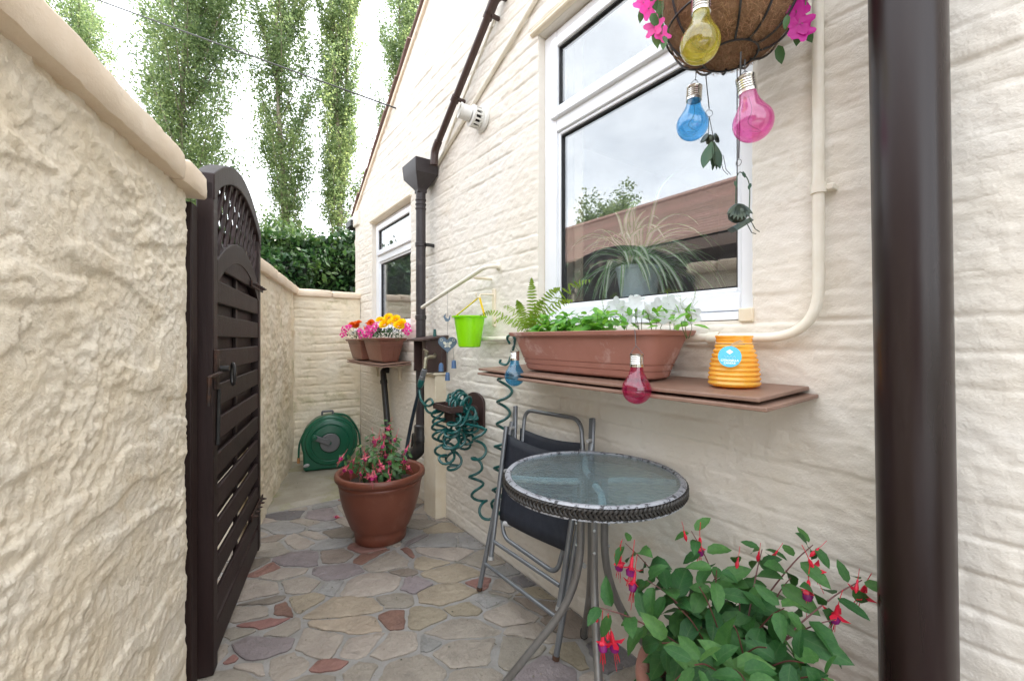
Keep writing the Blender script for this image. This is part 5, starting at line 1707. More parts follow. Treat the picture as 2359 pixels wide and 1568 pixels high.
pm = thing('flower_pot', PM, 'large terracotta pot of pink fuchsia in the middle of the alley', 'potted plant')
round_pot(PM, .262, .148, .405, M['terracotta'], pm)
PG = Vector((-.335, .515, .008))
pgd = thing('flower_pot', PG, 'terracotta pot of leafy red and purple fuchsia in the right foreground', 'potted plant')
round_pot(PG, .215, .13, .40, M['planter'], pgd)

# ------------------------------------------------------------------ round glass table
TC = Vector((-.302, .985, 0)); TR = .283; TZ = .762
tb_ = thing('bistro_table', TC, 'round glass bistro table with braided black rim and grey tube legs', 'table')
MB().lathe([(.001, TZ - .008), (TR - .014, TZ - .008), (TR - .014, TZ - .003), (.001, TZ - .003)], TC, 72, cap0=False, cap1=False).build('glass_top', M['tableglass'], tb_)
MB().lathe([(TR - .017, TZ - .010), (TR - .017, TZ), (TR - .012, TZ + .0025), (TR - .004, TZ + .002), (TR + .001, TZ - .003), (TR - .004, TZ - .007)], TC, 96, cap0=False, cap1=False).build('rim_top', M['rimwhite'], tb_)
MB().lathe([(TR - .006, TZ - .004), (TR - .004, TZ - .036), (TR - .012, TZ - .036), (TR - .016, TZ - .004)], TC, 96, cap0=False, cap1=False).build('rim_band', M['black'], tb_)
MB().lathe([(TR - .012, TZ - .034), (TR + .001, TZ - .034), (TR + .001, TZ - .039), (TR - .012, TZ - .039)], TC, 96, cap0=False, cap1=False).build('rim_edge', M['rimwhite'], tb_)
mb = MB()                                                     # three strand braid round the edge
for ph in range(3):
    p = []
    nn = 460
    for i in range(nn):
        a = 2 * math.pi * i / nn; b = a * 44 + ph * 2 * math.pi / 3
        rr_ = TR + .0005 + .0030 * math.sin(2 * b)
        p.append((TC.x + rr_ * math.cos(a), TC.y + rr_ * math.sin(a), TZ - .0195 + .0115 * math.sin(b)))
    mb.tube(p, .0044, 6, closed=True)
tag(mb.build('braid', M['wicker'], tb_), kind='stuff')
for k, (fx, fy) in enumerate(((.212, .250), (-.212, -.250), (.250, -.212), (-.250, .212))):
    d = Vector((fx, fy, 0)); u_ = d.normalized()
    h_ = TC + u_ * .038
    p = fillet([h_ + UP * (TZ - .012), h_ + UP * .385, TC + d * 1.0 + UP * .012], .16, 8)
    MB().tube(p, .0125, 14).build('leg', M['steel_worn'], tb_)
    MB().lathe([(.015, .0), (.015, .022), (.0125, .03)], TC + d + UP * .009, 12).build('foot', M['gasket'], tb_)
    arm = smooth_path([TC + u_ * .03 + UP * (TZ - .024), TC + u_ * .12 + Vector((-u_.y, u_.x, 0)) * .012 + UP * (TZ - .0225), TC + u_ * (TR - .02) + UP * (TZ - .022)], 5)
    MB().tube(arm, .0105, 8).build('support_arm', M['white'], tb_)
    bolt = MB()
    for zz in (.60, .53):
        MB().lathe([(.0045, 0), (.0045, .004), (.002, .006)], h_ + UP * zz + u_ * .012, 8, axis=u_).build('bolt', M['capgrey'], tb_)

# ------------------------------------------------------------------ folded chair against the wall
fc = thing('folding_chair', (-.2, 1.48, 0), 'folded grey tube chair with navy sling leaning on the wall behind the table', 'chair')
def cp2(px, py, off=0.0):
    """a point of the picture put on the leaning plane of the folded chair, off nearer to the alley"""
    d = ray(px, py)
    k = (1.066 + .2952 * .92 - off + .0) / (d.x - .226 * d.z)
    return CAM + d * k
tube_r = .0115
A0, A1 = cp2(1166, 981, .02), cp2(1130, 1287, .02)
B0, B1 = cp2(1150, 1120, .0), cp2(1102.5, 1362, .0)
dB = (B1 - B0).normalized(); B1 = B0 + dB * ((.010 - B0.z) / dB.z)
B0 = B1 - dB * .80
C0, C1 = cp2(1341, 1035, .02), cp2(1287, 1403, .02)
E0, E1 = cp2(1332, 1207, .0), cp2(1280, 1515, .0)
dE = (E1 - E0).normalized(); E1 = E0 + dE * ((.010 - E0.z) / dE.z); E0 = E1 - dE * .80
for nm, a, b in (('front_leg', A0, A1), ('rear_leg', B0, B1), ('front_leg', C0, C1), ('rear_leg', E0, E1)):
    lg = MB().tube([a, a.lerp(b, .5), b], tube_r, 14).build(nm, M['steel'], fc)
    dv = (b - a).normalized()
    MB().tube([b - dv * .012, b + dv * .003], tube_r + .002, 12).build('foot_cap', M['rust'] if nm == 'rear_leg' else M['capgrey'], lg)
MB().tube([cp2(1138, 1247, .02), cp2(1289, 1348, .02)], .0085, 12).build('cross_bar', M['steel'], fc)
MB().tube([cp2(1117, 1297, .0), cp2(1291, 1428, .0)], .0085, 12).build('cross_bar', M['steel'], fc)
MB().tube(fillet([cp2(1154, 1150, .0), cp2(1159, 1236, .0), cp2(1282, 1322, .0), cp2(1312, 1210, .0)], .05, 7), .0095, 12).build('seat_loop', M['steel'], fc)
MB().tube(fillet([cp2(1196, 1120, -.03), cp2(1209, 943, -.03), cp2(1338, 965, -.03), cp2(1349, 1150, -.03)], .06, 8), .0095, 12).build('back_loop', M['steel'], fc)
for (a, b) in (((1187, 934), (1181, 1120)), ((1364, 962), (1358, 1150))):
    p, q = cp2(*a, -.012), cp2(*b, -.012)
    MB().bar(p, q, .028, .014, up=(0, 1, 0)).build('armrest', M['steel'], fc, bevel=.005)
    j = p.lerp(q, .28)
    MB().tube([j + Vector((-.03, -.005, 0)), j + Vector((.01, 0, 0))], .008, 10).build('rivet', M['capgrey'], fc)
def sling(c4, nm, sagdir, sag, n=10, m=8):
    a, b, c, d = c4                                              # top left, top right, bottom right, bottom left
    V = []
    for i in range(n + 1):
        for j in range(m + 1):
            s, t = i / n, j / m
            p = (a.lerp(b, s)).lerp(d.lerp(c, s), t)
            w = math.sin(math.pi * s) * (1 - .55 * math.sin(math.pi * t))
            V.append(p + sagdir * sag * w + UP * (-.018 * math.sin(math.pi * s) * (1 - t)))
    Fc = [(i * (m + 1) + j, (i + 1) * (m + 1) + j, (i + 1) * (m + 1) + j + 1, i * (m + 1) + j + 1) for i in range(n) for j in range(m)]
    o = MB().add(V, Fc).build(nm, M['mesh_navy'], fc)
    so = o.modifiers.new('thick', 'SOLIDIFY'); so.thickness = .003
    return o
sling((cp2(1198, 985, -.028), cp2(1345, 1020, -.028), cp2(1345, 1120, -.028), cp2(1192, 1090, -.028)), 'back_sling', Vector((.5, 0, 0)), .01)
sling((cp2(1167, 998, .012), cp2(1341, 1050, .012), cp2(1304, 1270, .012), cp2(1150, 1195, .012)), 'seat_sling', Vector((-1, 0, 0)), .012)
MB().tube([cp2(1170, 1085, .03), cp2(1163, 1085, .0)], .012, 10).build('hinge', M['capgrey'], fc)
MB().tube([cp2(1160, 1205, .02), cp2(1178, 1208, .0)], .012, 10).build('hinge', M['capgrey'], fc)
MB().tube([cp2(1330, 1290, .0), cp2(1346, 1303, .045)], .008, 10).build('stop_pin', M['capgrey'], fc)

# ------------------------------------------------------------------ hanging basket
BX, BY, BZ = -.215, .582, 1.932
hb = thing('hanging_basket', (BX, BY, BZ), 'coir lined hanging basket in a black wire frame by the large window', 'hanging basket')
HR = .170
def bprof(t):                                                  # t 0 bottom .. 1 rim
    a = t * math.pi / 2
    return HR * (.30 + .70 * math.sin(a) ** .82), .19 * (1 - math.cos(a * .98))
mb = MB()
N1, N2 = 26, 64
V = []
for i in range(N1 + 1):
    t = i / N1
    r_, h_ = bprof(t)
    for k in range(N2):
        a = 2 * math.pi * k / N2
        w = float(noise2(np.array([k * .22]), np.array([i * .3]), 77)[0])
        V.append((BX + (r_ - .004 + .008 * w) * math.cos(a), BY + (r_ - .004 + .008 * w) * math.sin(a), BZ + .006 + h_))
Fc = [(i * N2 + k, i * N2 + (k + 1) % N2, (i + 1) * N2 + (k + 1) % N2, (i + 1) * N2 + k) for i in range(N1) for k in range(N2)]
Fc.append(tuple(range(N2 - 1, -1, -1)))
mb.add(V, Fc).build('coir_liner', M['coir'], hb)
rg = np.random.default_rng(8)
VV = []; FF = []
for q in range(4200):                                          # loose fibres
    t = rg.uniform(0, 1); a = rg.uniform(0, 2 * math.pi); r_, h_ = bprof(t)
    p = np.array([BX + r_ * math.cos(a), BY + r_ * math.sin(a), BZ + .006 + h_])
    if q % 6 == 0:
        rr_ = rg.uniform(0, .30 * HR); p = np.array([BX + rr_ * math.cos(a), BY + rr_ * math.sin(a), BZ + .004])
    o_ = p - np.array([BX, BY, BZ + .19]); o_ /= np.linalg.norm(o_)
    d = rg.normal(size=3); d -= o_ * d.dot(o_) * .85; d /= np.linalg.norm(d)
    b = np.cross(d, o_); L = rg.uniform(.008, .026); w = .00035
    base = len(VV)
    m_ = p + d * L * .5 + o_ * rg.uniform(.001, .006)
    e = p + d * L + b * rg.uniform(-.006, .006) + o_ * rg.uniform(-.002, .006)
    VV += [p - b * w, p + b * w, m_ + b * w, m_ - b * w, e + b * w * .5, e - b * w * .5]
    FF += [(base, base + 1, base + 2, base + 3), (base + 3, base + 2, base + 4, base + 5)]
tag(put('coir_fibres', fast_mesh('coir_fibres', np.array(VV), np.array(FF)), M['coirhair'], hb), kind='stuff')
for k in range(12):
    a = 2 * math.pi * k / 12 + .12
    pth = []
    for t in np.linspace(.02, 1, 16):
        r_, h_ = bprof(t); pth.append((BX + (r_ + .003) * math.cos(a), BY + (r_ + .003) * math.sin(a), BZ + h_ + .002))
    MB().tube(pth, .0030, 6).build('frame_wire', M['black'], hb)
for t in (.03, .62, 1.0):
    r_, h_ = bprof(t)
    MB().ring((BX, BY, BZ + h_), r_ + .004, .0026, UP, 48, 6).build('frame_ring', M['black'], hb)
tp = Vector((BX, BY, BZ + .62))
for k in range(3):
    a = 2 * math.pi * k / 3 + .6
    MB().tube([(BX + HR * math.cos(a), BY + HR * math.sin(a), BZ + .19), tp], .0018, 5).build('chain', M['wire'], hb)
MB().lathe([(.001, .17), (HR - .012, .165)], (BX, BY, BZ), 32, cap0=False, cap1=False).build('soil', M['soil'], hb)
sk = atX(1832, 62, BX + .05)
a = math.atan2(-1, -.35)
sp_ = Vector((BX + .155, BY - .085, BZ + .15))
MB().lathe([(.004, -.028), (.014, -.020), (.016, .0), (.013, .022), (.004, .028)], sp_, 14, axis=(.3, -.2, 1)).build('drip_clip', M['gasket'], hb)
br = thing('basket_bracket', (0, BY, 2.55), 'black iron wall bracket carrying the hanging basket', 'bracket')
MB().minmax((-.012, BY - .012, 2.35), (-.001, BY + .012, 2.66)).build('plate', M['black'], br)
MB().tube(fillet([(-.006, BY, 2.60), (BX - .03, BY, 2.60), (BX - .05, BY, 2.63)], .02, 4), .006, 8).build('arm', M['black'], br)
MB().tube([(-.006, BY, 2.40), (BX + .02, BY, 2.595)], .005, 8).build('stay', M['black'], br)
MB().tube(fillet([(BX, BY, 2.60), (BX, BY, 2.535), (BX + .012, BY, 2.515), tp], .008, 4), .002, 6).build('hook', M['black'], br)

# ------------------------------------------------------------------ tin insects hanging below the basket
def leafpoly(L, W, n=9):
    return [(W * math.sin(math.pi * t), L * t) for t in np.linspace(0, 1, n)] + [(-W * math.sin(math.pi * t), L * t) for t in np.linspace(1, 0, n)[1:-1]]
kk = 1.14
i0 = atK(1625, 172, kk); i1 = atK(1633, 258, kk); i2 = atK(1636, 322, kk); i3 = atK(1641, 392, kk)
RT = Vector((CS, -SN, 0)); FW = Vector((SN, CS, 0))
bug = thing('insect_ornament', i0, 'green tin winged insect hanging on a chain, left of the pink bulb', 'ornament')
MB().tube([i0, i1 + UP * .008], .0013, 6).build('rod', M['black'], bug)
MB().ring(i1 - UP * .004, .009, .0007, FW, 20, 5).build('ring', M['wire'], bug)
mb = MB().tube([i1 - UP * .013, i2 + RT * -.006 + UP * .01], .0009, 5); mb.tube([i1 - UP * .013, i2 + RT * .007 + UP * .01], .0009, 5)
mb.build('chain', M['ornament'], bug)
MB().lathe([(.002, -.010), (.011, -.006), (.013, 0), (.010, .007), (.002, .011)], i2 - RT * .002, 16, axis=RT + UP * .15).build('head', M['ornament'], bug)
for s in (1, -1):
    MB().lathe([(.001, -.002), (.011, .0), (.014, .004), (.010, .006)], i2 + RT * .013 * s + UP * .002, 14, axis=(RT * s + UP * .5 - FW * .3).normalized()).build('eye', M['ornament'], bug)
bdp = [i2 - UP * .008 + RT * .003, i2.lerp(i3, .35) + RT * .004, i2.lerp(i3, .7) + RT * .004, i3]
MB().tube(smooth_path(bdp, 4), [.004, .006, .0075, .009, .010, .0105, .010, .009, .0075, .006, .004, .003, .001], 10).build('body', M['ornament_green'], bug)
for (s, an) in ((-1, .25), (1, -.06), (.2, -.2)):
    o0 = i2.lerp(i3, .12) + RT * .004 * s - FW * .012
    dv = (-UP + RT * an * -1.2).normalized(); wv = (RT * .8 + FW * .5 * s).normalized()
    MB().prism(leafpoly(.075, .015), o0, wv, dv, -FW * .0012).build('wing', M['ornament_green'], bug)
for s in (0, .008):
    MB().tube([i2.lerp(i3, .6) + RT * .01 + UP * s, i2.lerp(i3, .62) + RT * (.022 + s) + UP * s, i3 + RT * (.028 + s), i3 + RT * (.040 + s) - UP * .012], .0009, 5).build('leg', M['wire'], bug)
kk = 1.1
j0 = atK(1706, 120, 1.06); j1 = atK(1701, 366, kk)
fly = thing('insect_ornament', j1, 'dark tin bee sitting on a swing, hanging below the pink bulb', 'ornament')
MB().tube([j0, j0.lerp(j1, .5), j1], .0019, 6).build('rod', M['wire'], fly)
MB().ring(j1 - UP * .010, .008, .0008, RT + FW * .4, 18, 5).build('ring', M['wire'], fly)
hp = atK(1708, 397, kk); hl = atK(1694, 470, kk); hr = atK(1725, 500, kk)
MB().tube(smooth_path([hl, hl + UP * .06 + RT * .002, hp + RT * -.003, hr + UP * .085, hr], 6), .0013, 6).build('hoop', M['ornament_green'], fly)
for (px, py, sx) in ((1697, 432, -1), (1724, 437, 1), (1716, 410, -1)):
    MB().prism(leafpoly(.018, .0045), atK(px, py, kk), RT, (UP * .9 + RT * .3 * sx).normalized(), FW * .001).build('leaf', M['ornament_green'], fly)
bc_ = atK(1696, 492, kk)
MB().lathe([(.001, -.024), (.014, -.020), (.023, -.008), (.025, .003), (.019, .017), (.008, .024), (.001, .025)], bc_ + RT * .003, 20, axis=(UP * .8 + RT * .5)).build('body', M['ornament'], fly)
for k in range(8):
    a = -.9 + k * .26
    d = (-UP * math.cos(a) + RT * math.sin(a)).normalized()
    MB().prism(leafpoly(.042, .0055), bc_ - FW * .022 + UP * .018 - RT * .004, RT * math.cos(a) + UP * math.sin(a), d, -FW * .0014).build('feather', M['ornament'], fly)
MB().prism([(-.024, -.012), (.020, .012), (.030, .004), (-.012, -.022)], atK(1709, 511, kk), RT, UP, FW * .03).build('seat', M['ornament'], fly)
for s in (0, .009):
    MB().tube([atK(1718, 512, kk) + RT * s + UP * s, atK(1731, 536, kk) + RT * s + UP * s, atK(1741, 539, kk) + RT * s + UP * s * .6], .0011, 5).build('leg', M['ornament'], fly)

# ------------------------------------------------------------------ little bits
fp = atZ(782, 1190, .01)

# ================================================================== PLANTS
def leaf_mesh(name, W=.5, n=6, fold=.18, droop=.25, power=.8, serr=.0, wave=0.0, seed=0):
    """unit leaf: stalk at the origin, tip at +Y, upper side +Z"""
    r_ = random.Random(seed)
    V = []; Fc = []
    for i in range(n + 1):
        t = i / n
        w = W * .5 * (t ** .62 * (1 - t) ** .80) / .467 if 0 < t < 1 else (W * .02 if t == 0 else 0.0)
        if 0 < i < n: w *= 1 + serr * (1 if i % 2 else -1)
        z = -droop * t * t
        y = t * (1 - .12 * droop * t)
        zz = wave * r_.uniform(-1, 1)
        V += [(-w, y, z + fold * w + zz), (-w * .5, y + .01, z + fold * w * .32 + zz * .4), (0, y, z), (w * .5, y + .01, z + fold * w * .32 - zz * .4), (w, y, z + fold * w - zz)]
    for i in range(n):
        for j in range(4):
            a = i * 5 + j
            Fc.append((a, a + 1, a + 6, a + 5))
    me = bpy.data.meshes.new(name); me.from_pydata(V, [], Fc); me.shade_smooth()
    return me

def leaf_mtx(p, d, n, s):
    Y = Vector(d).normalized(); Z = Vector(n); Z = (Z - Y * Z.dot(Y))
    Z = Z.normalized() if Z.length > 1e-5 else Y.orthogonal().normalized()
    X = Y.cross(Z)
    m = Matrix((X * s, Y * s, Z * s)).transposed().to_4x4()
    m.translation = p
    return m

def rv(r_, s=1.0):
    return Vector((r_.gauss(0, 1), r_.gauss(0, 1), r_.gauss(0, 1))) * s

def fuchsia_meshes(tag_, sep, pet, open_=1.0):
    """hanging flower in unit metres, top at the origin, hanging down -Z"""
    s = MB()
    s.tube([(0, 0, .030), (.001, 0, .012), (0, 0, 0)], .0006, 5)
    s.lathe([(.0015, .002), (.0028, -.002), (.0030, -.012), (.0042, -.016)], (0, 0, 0), 10)
    for k in range(4):
        a = k * math.pi / 2 + .4
        d = Vector((math.cos(a), math.sin(a), 0)); t_ = Vector((-d.y, d.x, 0))
        P = [d * .003 - UP * .015, d * .011 * open_ - UP * .018, d * .020 * open_ - UP * (.021 - .006 * open_)]
        ws = [.0034, .0045, .0004]
        V = []
        for p, w in zip(P, ws): V += [p - t_ * w, p + UP * .0006, p + t_ * w]
        s.add(V, [(0, 1, 4, 3), (1, 2, 5, 4), (3, 4, 7, 6), (4, 5, 8, 7)])
    p_ = MB()
    for k in range(4):
        a = k * math.pi / 2 + 1.2
        d = Vector((math.cos(a), math.sin(a), 0)); t_ = Vector((-d.y, d.x, 0))
        P = [d * .0025 - UP * .014, d * .0072 - UP * .021, d * .0065 - UP * .029]
        ws = [.002, .0068, .0045]
        V = []
        for p, w in zip(P, ws): V += [p - t_ * w - d * w * .35, p, p + t_ * w - d * w * .35]
        p_.add(V, [(0, 1, 4, 3), (1, 2, 5, 4), (3, 4, 7, 6), (4, 5, 8, 7)])
    q = MB()
    for k in range(6):
        a = k * 1.05
        L = .046 if k < 5 else .060
        q.tube([(0, 0, -.02), (.003 * math.cos(a), .003 * math.sin(a), -.034), (.0045 * math.cos(a), .0045 * math.sin(a), -L)], .00045, 4)
    return s.mesh('flower_' + tag_), p_.mesh('petals_' + tag_), q.mesh('stamens_' + tag_)

FLR = [fuchsia_meshes('a', None, None, 1.0), fuchsia_meshes('b', None, None, .55)]
FLP = [fuchsia_meshes('c', None, None, 1.0), fuchsia_meshes('d', None, None, .6)]
bud_me = MB().tube([(0, 0, .026), (.001, 0, .01), (0, 0, 0)], .0006, 5).lathe([(.001, .002), (.0022, -.002), (.0022, -.008), (.0045, -.016), (.0040, -.022), (.0008, -.029)], (0, 0, 0), 10).mesh('bud')

def add_flower(root, p, s, kind, r_, tilt=.25):
    fm = (FLR if kind == 'red' else FLP)[r_.randrange(2)]
    ms = ('fuchsia_red', 'fuchsia_purple', 'fuchsia_red') if kind == 'red' else ('fuchsia_pink', 'fuchsia_magenta', 'fuchsia_pink')
    m = Matrix.Translation(p) @ Euler((r_.gauss(0, tilt), r_.gauss(0, tilt), r_.uniform(0, 6.3))).to_matrix().to_4x4() @ Matrix.Scale(s, 4)
    f = inst('flower', fm[0], M[ms[0]], root, m)
    for nm, me, mm in (('petals', fm[1], ms[1]), ('stamens', fm[2], ms[2])):
        o = bpy.data.objects.new(nm, me)
        if not me.materials: me.materials.append(M[mm])
        o.parent = f
        COL.objects.link(o)
    return f

LF = [leaf_mesh('fuchsia_leaf_%d' % k, .52 + .05 * k, 7, .16 + .08 * k, .18 + .12 * k, .82, .05, .012, k) for k in range(4)]
LS_D = leaf_mesh('dark_leaf', .5, 5, .2, .2, .85, .04, .01, 31)
LS_B = [leaf_mesh('bright_leaf_%d' % k, .62, 5, .2, .15 + .1 * k, .85, .04, .01, 41 + k) for k in range(2)]
LS = [leaf_mesh('small_leaf_%d' % k, .55 + .05 * k, 5, .2, .15 + .12 * k, .85, .04, .01, 10 + k) for k in range(3)]

def stem_plant(root, base, tips, lsize, meshes, mname, smat, sr, spacing, r_, start=.35, arch=.12, cap=300, lightdir=Vector((-.45, -.1, .9)), r0=.0026):
    n = 0
    ends = []
    for (tip, bias) in tips:
        b = base + Vector((r_.uniform(-1, 1) * sr, r_.uniform(-1, 1) * sr, 0))
        mid = b.lerp(tip, .5) + UP * (arch * (tip - b).length * 1.2) - (tip - b) * .04
        path = smooth_path([b, b.lerp(mid, .5) + UP * .015, mid, mid.lerp(tip, .6) + UP * .01, tip], 5)
        L = len(path)
        MB().tube(path, [r0 * (1 - .6 * i / L) for i in range(L)], 6).build('stem', smat, root)
        tot = sum((q - p).length for p, q in zip(path, path[1:]))
        s = tot * start; k = 0
        acc = 0
        marks = []
        while s < tot:
            marks.append(s); s += spacing * r_.uniform(.8, 1.2)
        marks.append(tot * .995)
        rot0 = r_.uniform(0, 3)
        for i in range(L - 1):
            seg = (path[i + 1] - path[i]).length
            while marks and acc + seg >= marks[0]:
                t = (marks.pop(0) - acc) / seg
                p = path[i].lerp(path[i + 1], t)
                d = (path[i + 1] - path[i]).normalized()
                u = d.orthogonal().normalized(); w = d.cross(u)
                a = rot0 + k * math.pi / 2; k += 1
                frac = (acc + seg * t) / tot
                for sg in (1, -1):
                    if n >= cap: break
                    side_ = (u * math.cos(a) + w * math.sin(a)) * sg
                    dr = (side_ + d * .45 + Vector((0, 0, -.38)) + rv(r_, .15)).normalized()
                    sz = lsize * (1.08 - .48 * max(0, frac - .6) / .4) * r_.uniform(.75, 1.15)
                    inst('leaf', r_.choice(meshes), M[mname], root, leaf_mtx(p + side_ * lsize * .10, dr, lightdir + rv(r_, .28), sz))
                    n += 1
            acc += seg
        ends.append(path)
    return n, ends

# ---- foreground fuchsia
r_ = random.Random(44)
tips = [(1440, 1250, 1.10), (1592, 1222, 1.13), (1378, 1398, 1.0), (1872, 1254, 1.02), (1755, 1264, 1.10), (1985, 1335, .98), (1525, 1480, .90), (1805, 1400, .92), (1650, 1312, 1.0),
        (1600, 1530, .80), (1720, 1575, .76), (1850, 1525, .84), (1905, 1565, .83), (1490, 1335, 1.03), (1700, 1300, 1.1), (1570, 1405, .95), (1925, 1425, .95), (1690, 1440, .84), (1765, 1490, .85), (1555, 1565, .82),
        (1640, 1590, .74), (1820, 1330, 1.02), (1610, 1350, .94)]
T = []
for (px, py, k) in tips:
    w = atK(px, py, k)
    w.x = min(w.x, -.03)
    T.append((w, 0))
n_, ends = stem_plant(pgd, PG + UP * .325, T, .086, LF, 'leaf_fuchsia', M['stem_red'], .05, .036, r_, start=.30, cap=262)
for q in range(38):                                             # leaves low in the middle
    a = r_.uniform(0, 6.3); rr_ = .18 * math.sqrt(r_.random())
    p = PG + Vector((rr_ * math.cos(a), rr_ * math.sin(a), .35 + r_.uniform(0, .12)))
    d = Vector((math.cos(a), math.sin(a), r_.uniform(-.3, .5)))
    inst('leaf', r_.choice(LF), M['leaf_fuchsia'], pgd, leaf_mtx(p, d, Vector((-.3, -.1, 1)) + rv(r_, .3), r_.uniform(.07, .095)))
for (px, py, k) in ((1428, 1278, 1.09), (1456, 1284, 1.08), (1462, 1318, 1.07), (1388, 1452, 1.0), (1408, 1456, .995), (1612, 1240, 1.12), (1864, 1290, 1.0), (1862, 1338, .99), (1930, 1395, .97), (1992, 1350, .98)):
    w = atK(px, py, k); w.x = min(w.x, -.03)
    add_flower(pgd, w, 1.45, 'red', r_, .2)
for (px, py, k) in ((1373, 1420, 1.0), (1400, 1440, 1.0), (1575, 1222, 1.12), (1748, 1270, 1.08), (1790, 1268, 1.06), (1885, 1262, 1.01), (1975, 1335, .98), (1700, 1282, 1.08), (1425, 1262, 1.1)):
    w = atK(px, py, k); w.x = min(w.x, -.03)
    inst('bud', bud_me, M['fuchsia_red'], pgd, Matrix.Translation(w) @ Euler((r_.gauss(0, .4), r_.gauss(0, .4), 0)).to_matrix().to_4x4())

# ---- pink fuchsia in the middle pot
r_ = random.Random(45)
T = []
for (px, py, k) in ((896, 968, 2.62), (850, 1003, 2.55), (822, 1030, 2.5), (790, 1058, 2.42), (880, 1012, 2.6), (915, 1010, 2.68), (940, 1040, 2.66), (860, 1052, 2.42), (905, 1052, 2.46), (835, 1078, 2.4), (880, 1090, 2.4), (812, 1078, 2.45),
                    (930, 1078, 2.55), (870, 1030, 2.66), (893, 990, 2.62), (845, 1040, 2.62), (925, 1030, 2.6), (800, 1068, 2.52), (865, 1070, 2.38), (905, 1080, 2.4), (945, 1062, 2.6), (830, 1050, 2.42), (875, 985, 2.66)):
    T.append((atK(px, py, k), 0))
n_, ends = stem_plant(pm, PM + UP * .325, T, .060, LS, 'leaf_small', M['stem_red'], .06, .027, r_, start=.25, cap=298, r0=.0018)
for q in range(38):
    path = ends[r_.randrange(len(ends))]
    p = path[r_.randrange(len(path) // 2, len(path))] + rv(r_, .02) - FW * .012
    add_flower(pm, p, r_.uniform(1.3, 1.7), 'pink', r_, .35)
ff = atZ(782, 1189, .02)
fl_ = thing('fallen_flower', ff, 'fallen pink fuchsia flower lying on the paving left of the pot', 'flower')
f_ = add_flower(fl_, ff, 1.2, 'pink', r_, .1)
f_.matrix_local = Matrix.Translation((0, 0, -.004)) @ Euler((R(85), 0, R(30))).to_matrix().to_4x4() @ Matrix.Scale(1.2, 4)

# ---- plants in the long planter
r_ = random.Random(46)
fe = thing('fern', atX(1222, 757, -.15), 'yellow green fern arching from the left end of the long planter', 'fern')
def frond(base, tip, bend, wid, npin=17):
    path = smooth_path([base, base.lerp(tip, .35) + bend * .7, base.lerp(tip, .72) + bend, tip], 8)
    mb = MB().tube(path, [.0012 * (1 - .8 * i / len(path)) for i in range(len(path))], 5)
    L = len(path)
    view = (CAM - base).normalized()
    for i in range(npin):
        t = .14 + .85 * i / npin
        f = t * (L - 1); j = int(f); p = path[j].lerp(path[min(j + 1, L - 1)], f - j)
        d = (path[min(j + 1, L - 1)] - path[max(0, j - 1)]).normalized()
        sd_ = d.cross((view + rv(r_, .25)).normalized()).normalized()
        ln = wid * math.sin(math.pi * min(1, .12 + t * .88)) ** .7 * (1 - t * .35)
        for s in (1, -1):
            e = p + (sd_ * s + d * .30 + rv(r_, .07)).normalized() * ln
            dd_ = (e - p).normalized(); nn_ = d * .0042 * (1 if True else 1)
            V = []
            for q_, w_ in ((0, .9), (.25, 1.15), (.5, .95), (.75, .65), (1, .06)):
                c_ = p.lerp(e, q_) - UP * .006 * q_ * q_
                V += [c_ - nn_ * w_, c_ + nn_ * w_]
            mb.add(V, [(a * 2, a * 2 + 1, a * 2 + 3, a * 2 + 2) for a in range(4)])
    mb.build('frond', M['fern'], fe)
fb = atX(1216, 757, -.15)
for (px, py, X_, bx) in ((1224, 637, -.16, .0), (1366, 642, -.20, .03), (1102, 727, -.24, .03), (1292, 660, -.10, .02), (1158, 706, -.10, .02), (1252, 690, -.22, .01), (1322, 690, -.12, .02), (1190, 690, -.2, .0), (1135, 745, -.12, .03)):
    e = atX(px, py, X_)
    frond(fb + Vector((r_.uniform(-.03, .03), r_.uniform(-.03, .03), -.02)), e, UP * bx + Vector((0, 0, .01)), .034 if py < 700 else .027)

iv = thing('herb_plant', atX(1310, 755, -.15), 'bright green leafy herb in the middle of the long planter', 'plant')
T = []
for q in range(21):
    px = 1222 + (1392 - 1222) * (q + .5) / 21
    T.append((atX(px + r_.uniform(-8, 8), r_.uniform(712, 752) - (8 if 1290 < px < 1350 else 0), r_.uniform(-.25, -.07)), 0))
for i, (t_, _) in enumerate(T):
    b = Vector((t_.x * .6 - .06, t_.y + r_.uniform(-.03, .03), 1.20))
    stem_plant(iv, b, [(t_, 0)], .056, LS_B, 'leaf_bright', M['stem_green'], .01, .014, r_, start=.15, cap=14, r0=.0012)

def petal_disc(name, n, R_, cup, notch, fold, seg=4):
    """flower of n petals, face +Z"""
    mb = MB()
    for k in range(n):
        a0 = 2 * math.pi * k / n
        V = []
        for i in range(seg + 1):
            t = i / seg
            for j in range(5):
                s = (j - 2) / 2
                a = a0 + s * (math.pi / n) * 1.35 * (.55 + .45 * math.sin(math.pi * min(1, t * .9 + .1)))
                rr_ = R_ * (t ** .9) * (1 - notch * (s * s * t) + .04 * math.sin(k * 5 + j))
                z = R_ * (cup * t * t + fold * abs(s) * t) + R_ * .02 * math.sin(3 * a0 + 4 * s)
                V.append((rr_ * math.cos(a), rr_ * math.sin(a), z))
        mb.add(V, [(i * 5 + j, i * 5 + j + 1, (i + 1) * 5 + j + 1, (i + 1) * 5 + j) for i in range(seg) for j in range(4)])
    return mb.mesh(name, ang=80)
pet_me = petal_disc('petunia', 5, 1.0, .45, .22, -.10)
imp_me = petal_disc('impatiens', 5, 1.0, .12, .35, -.08)
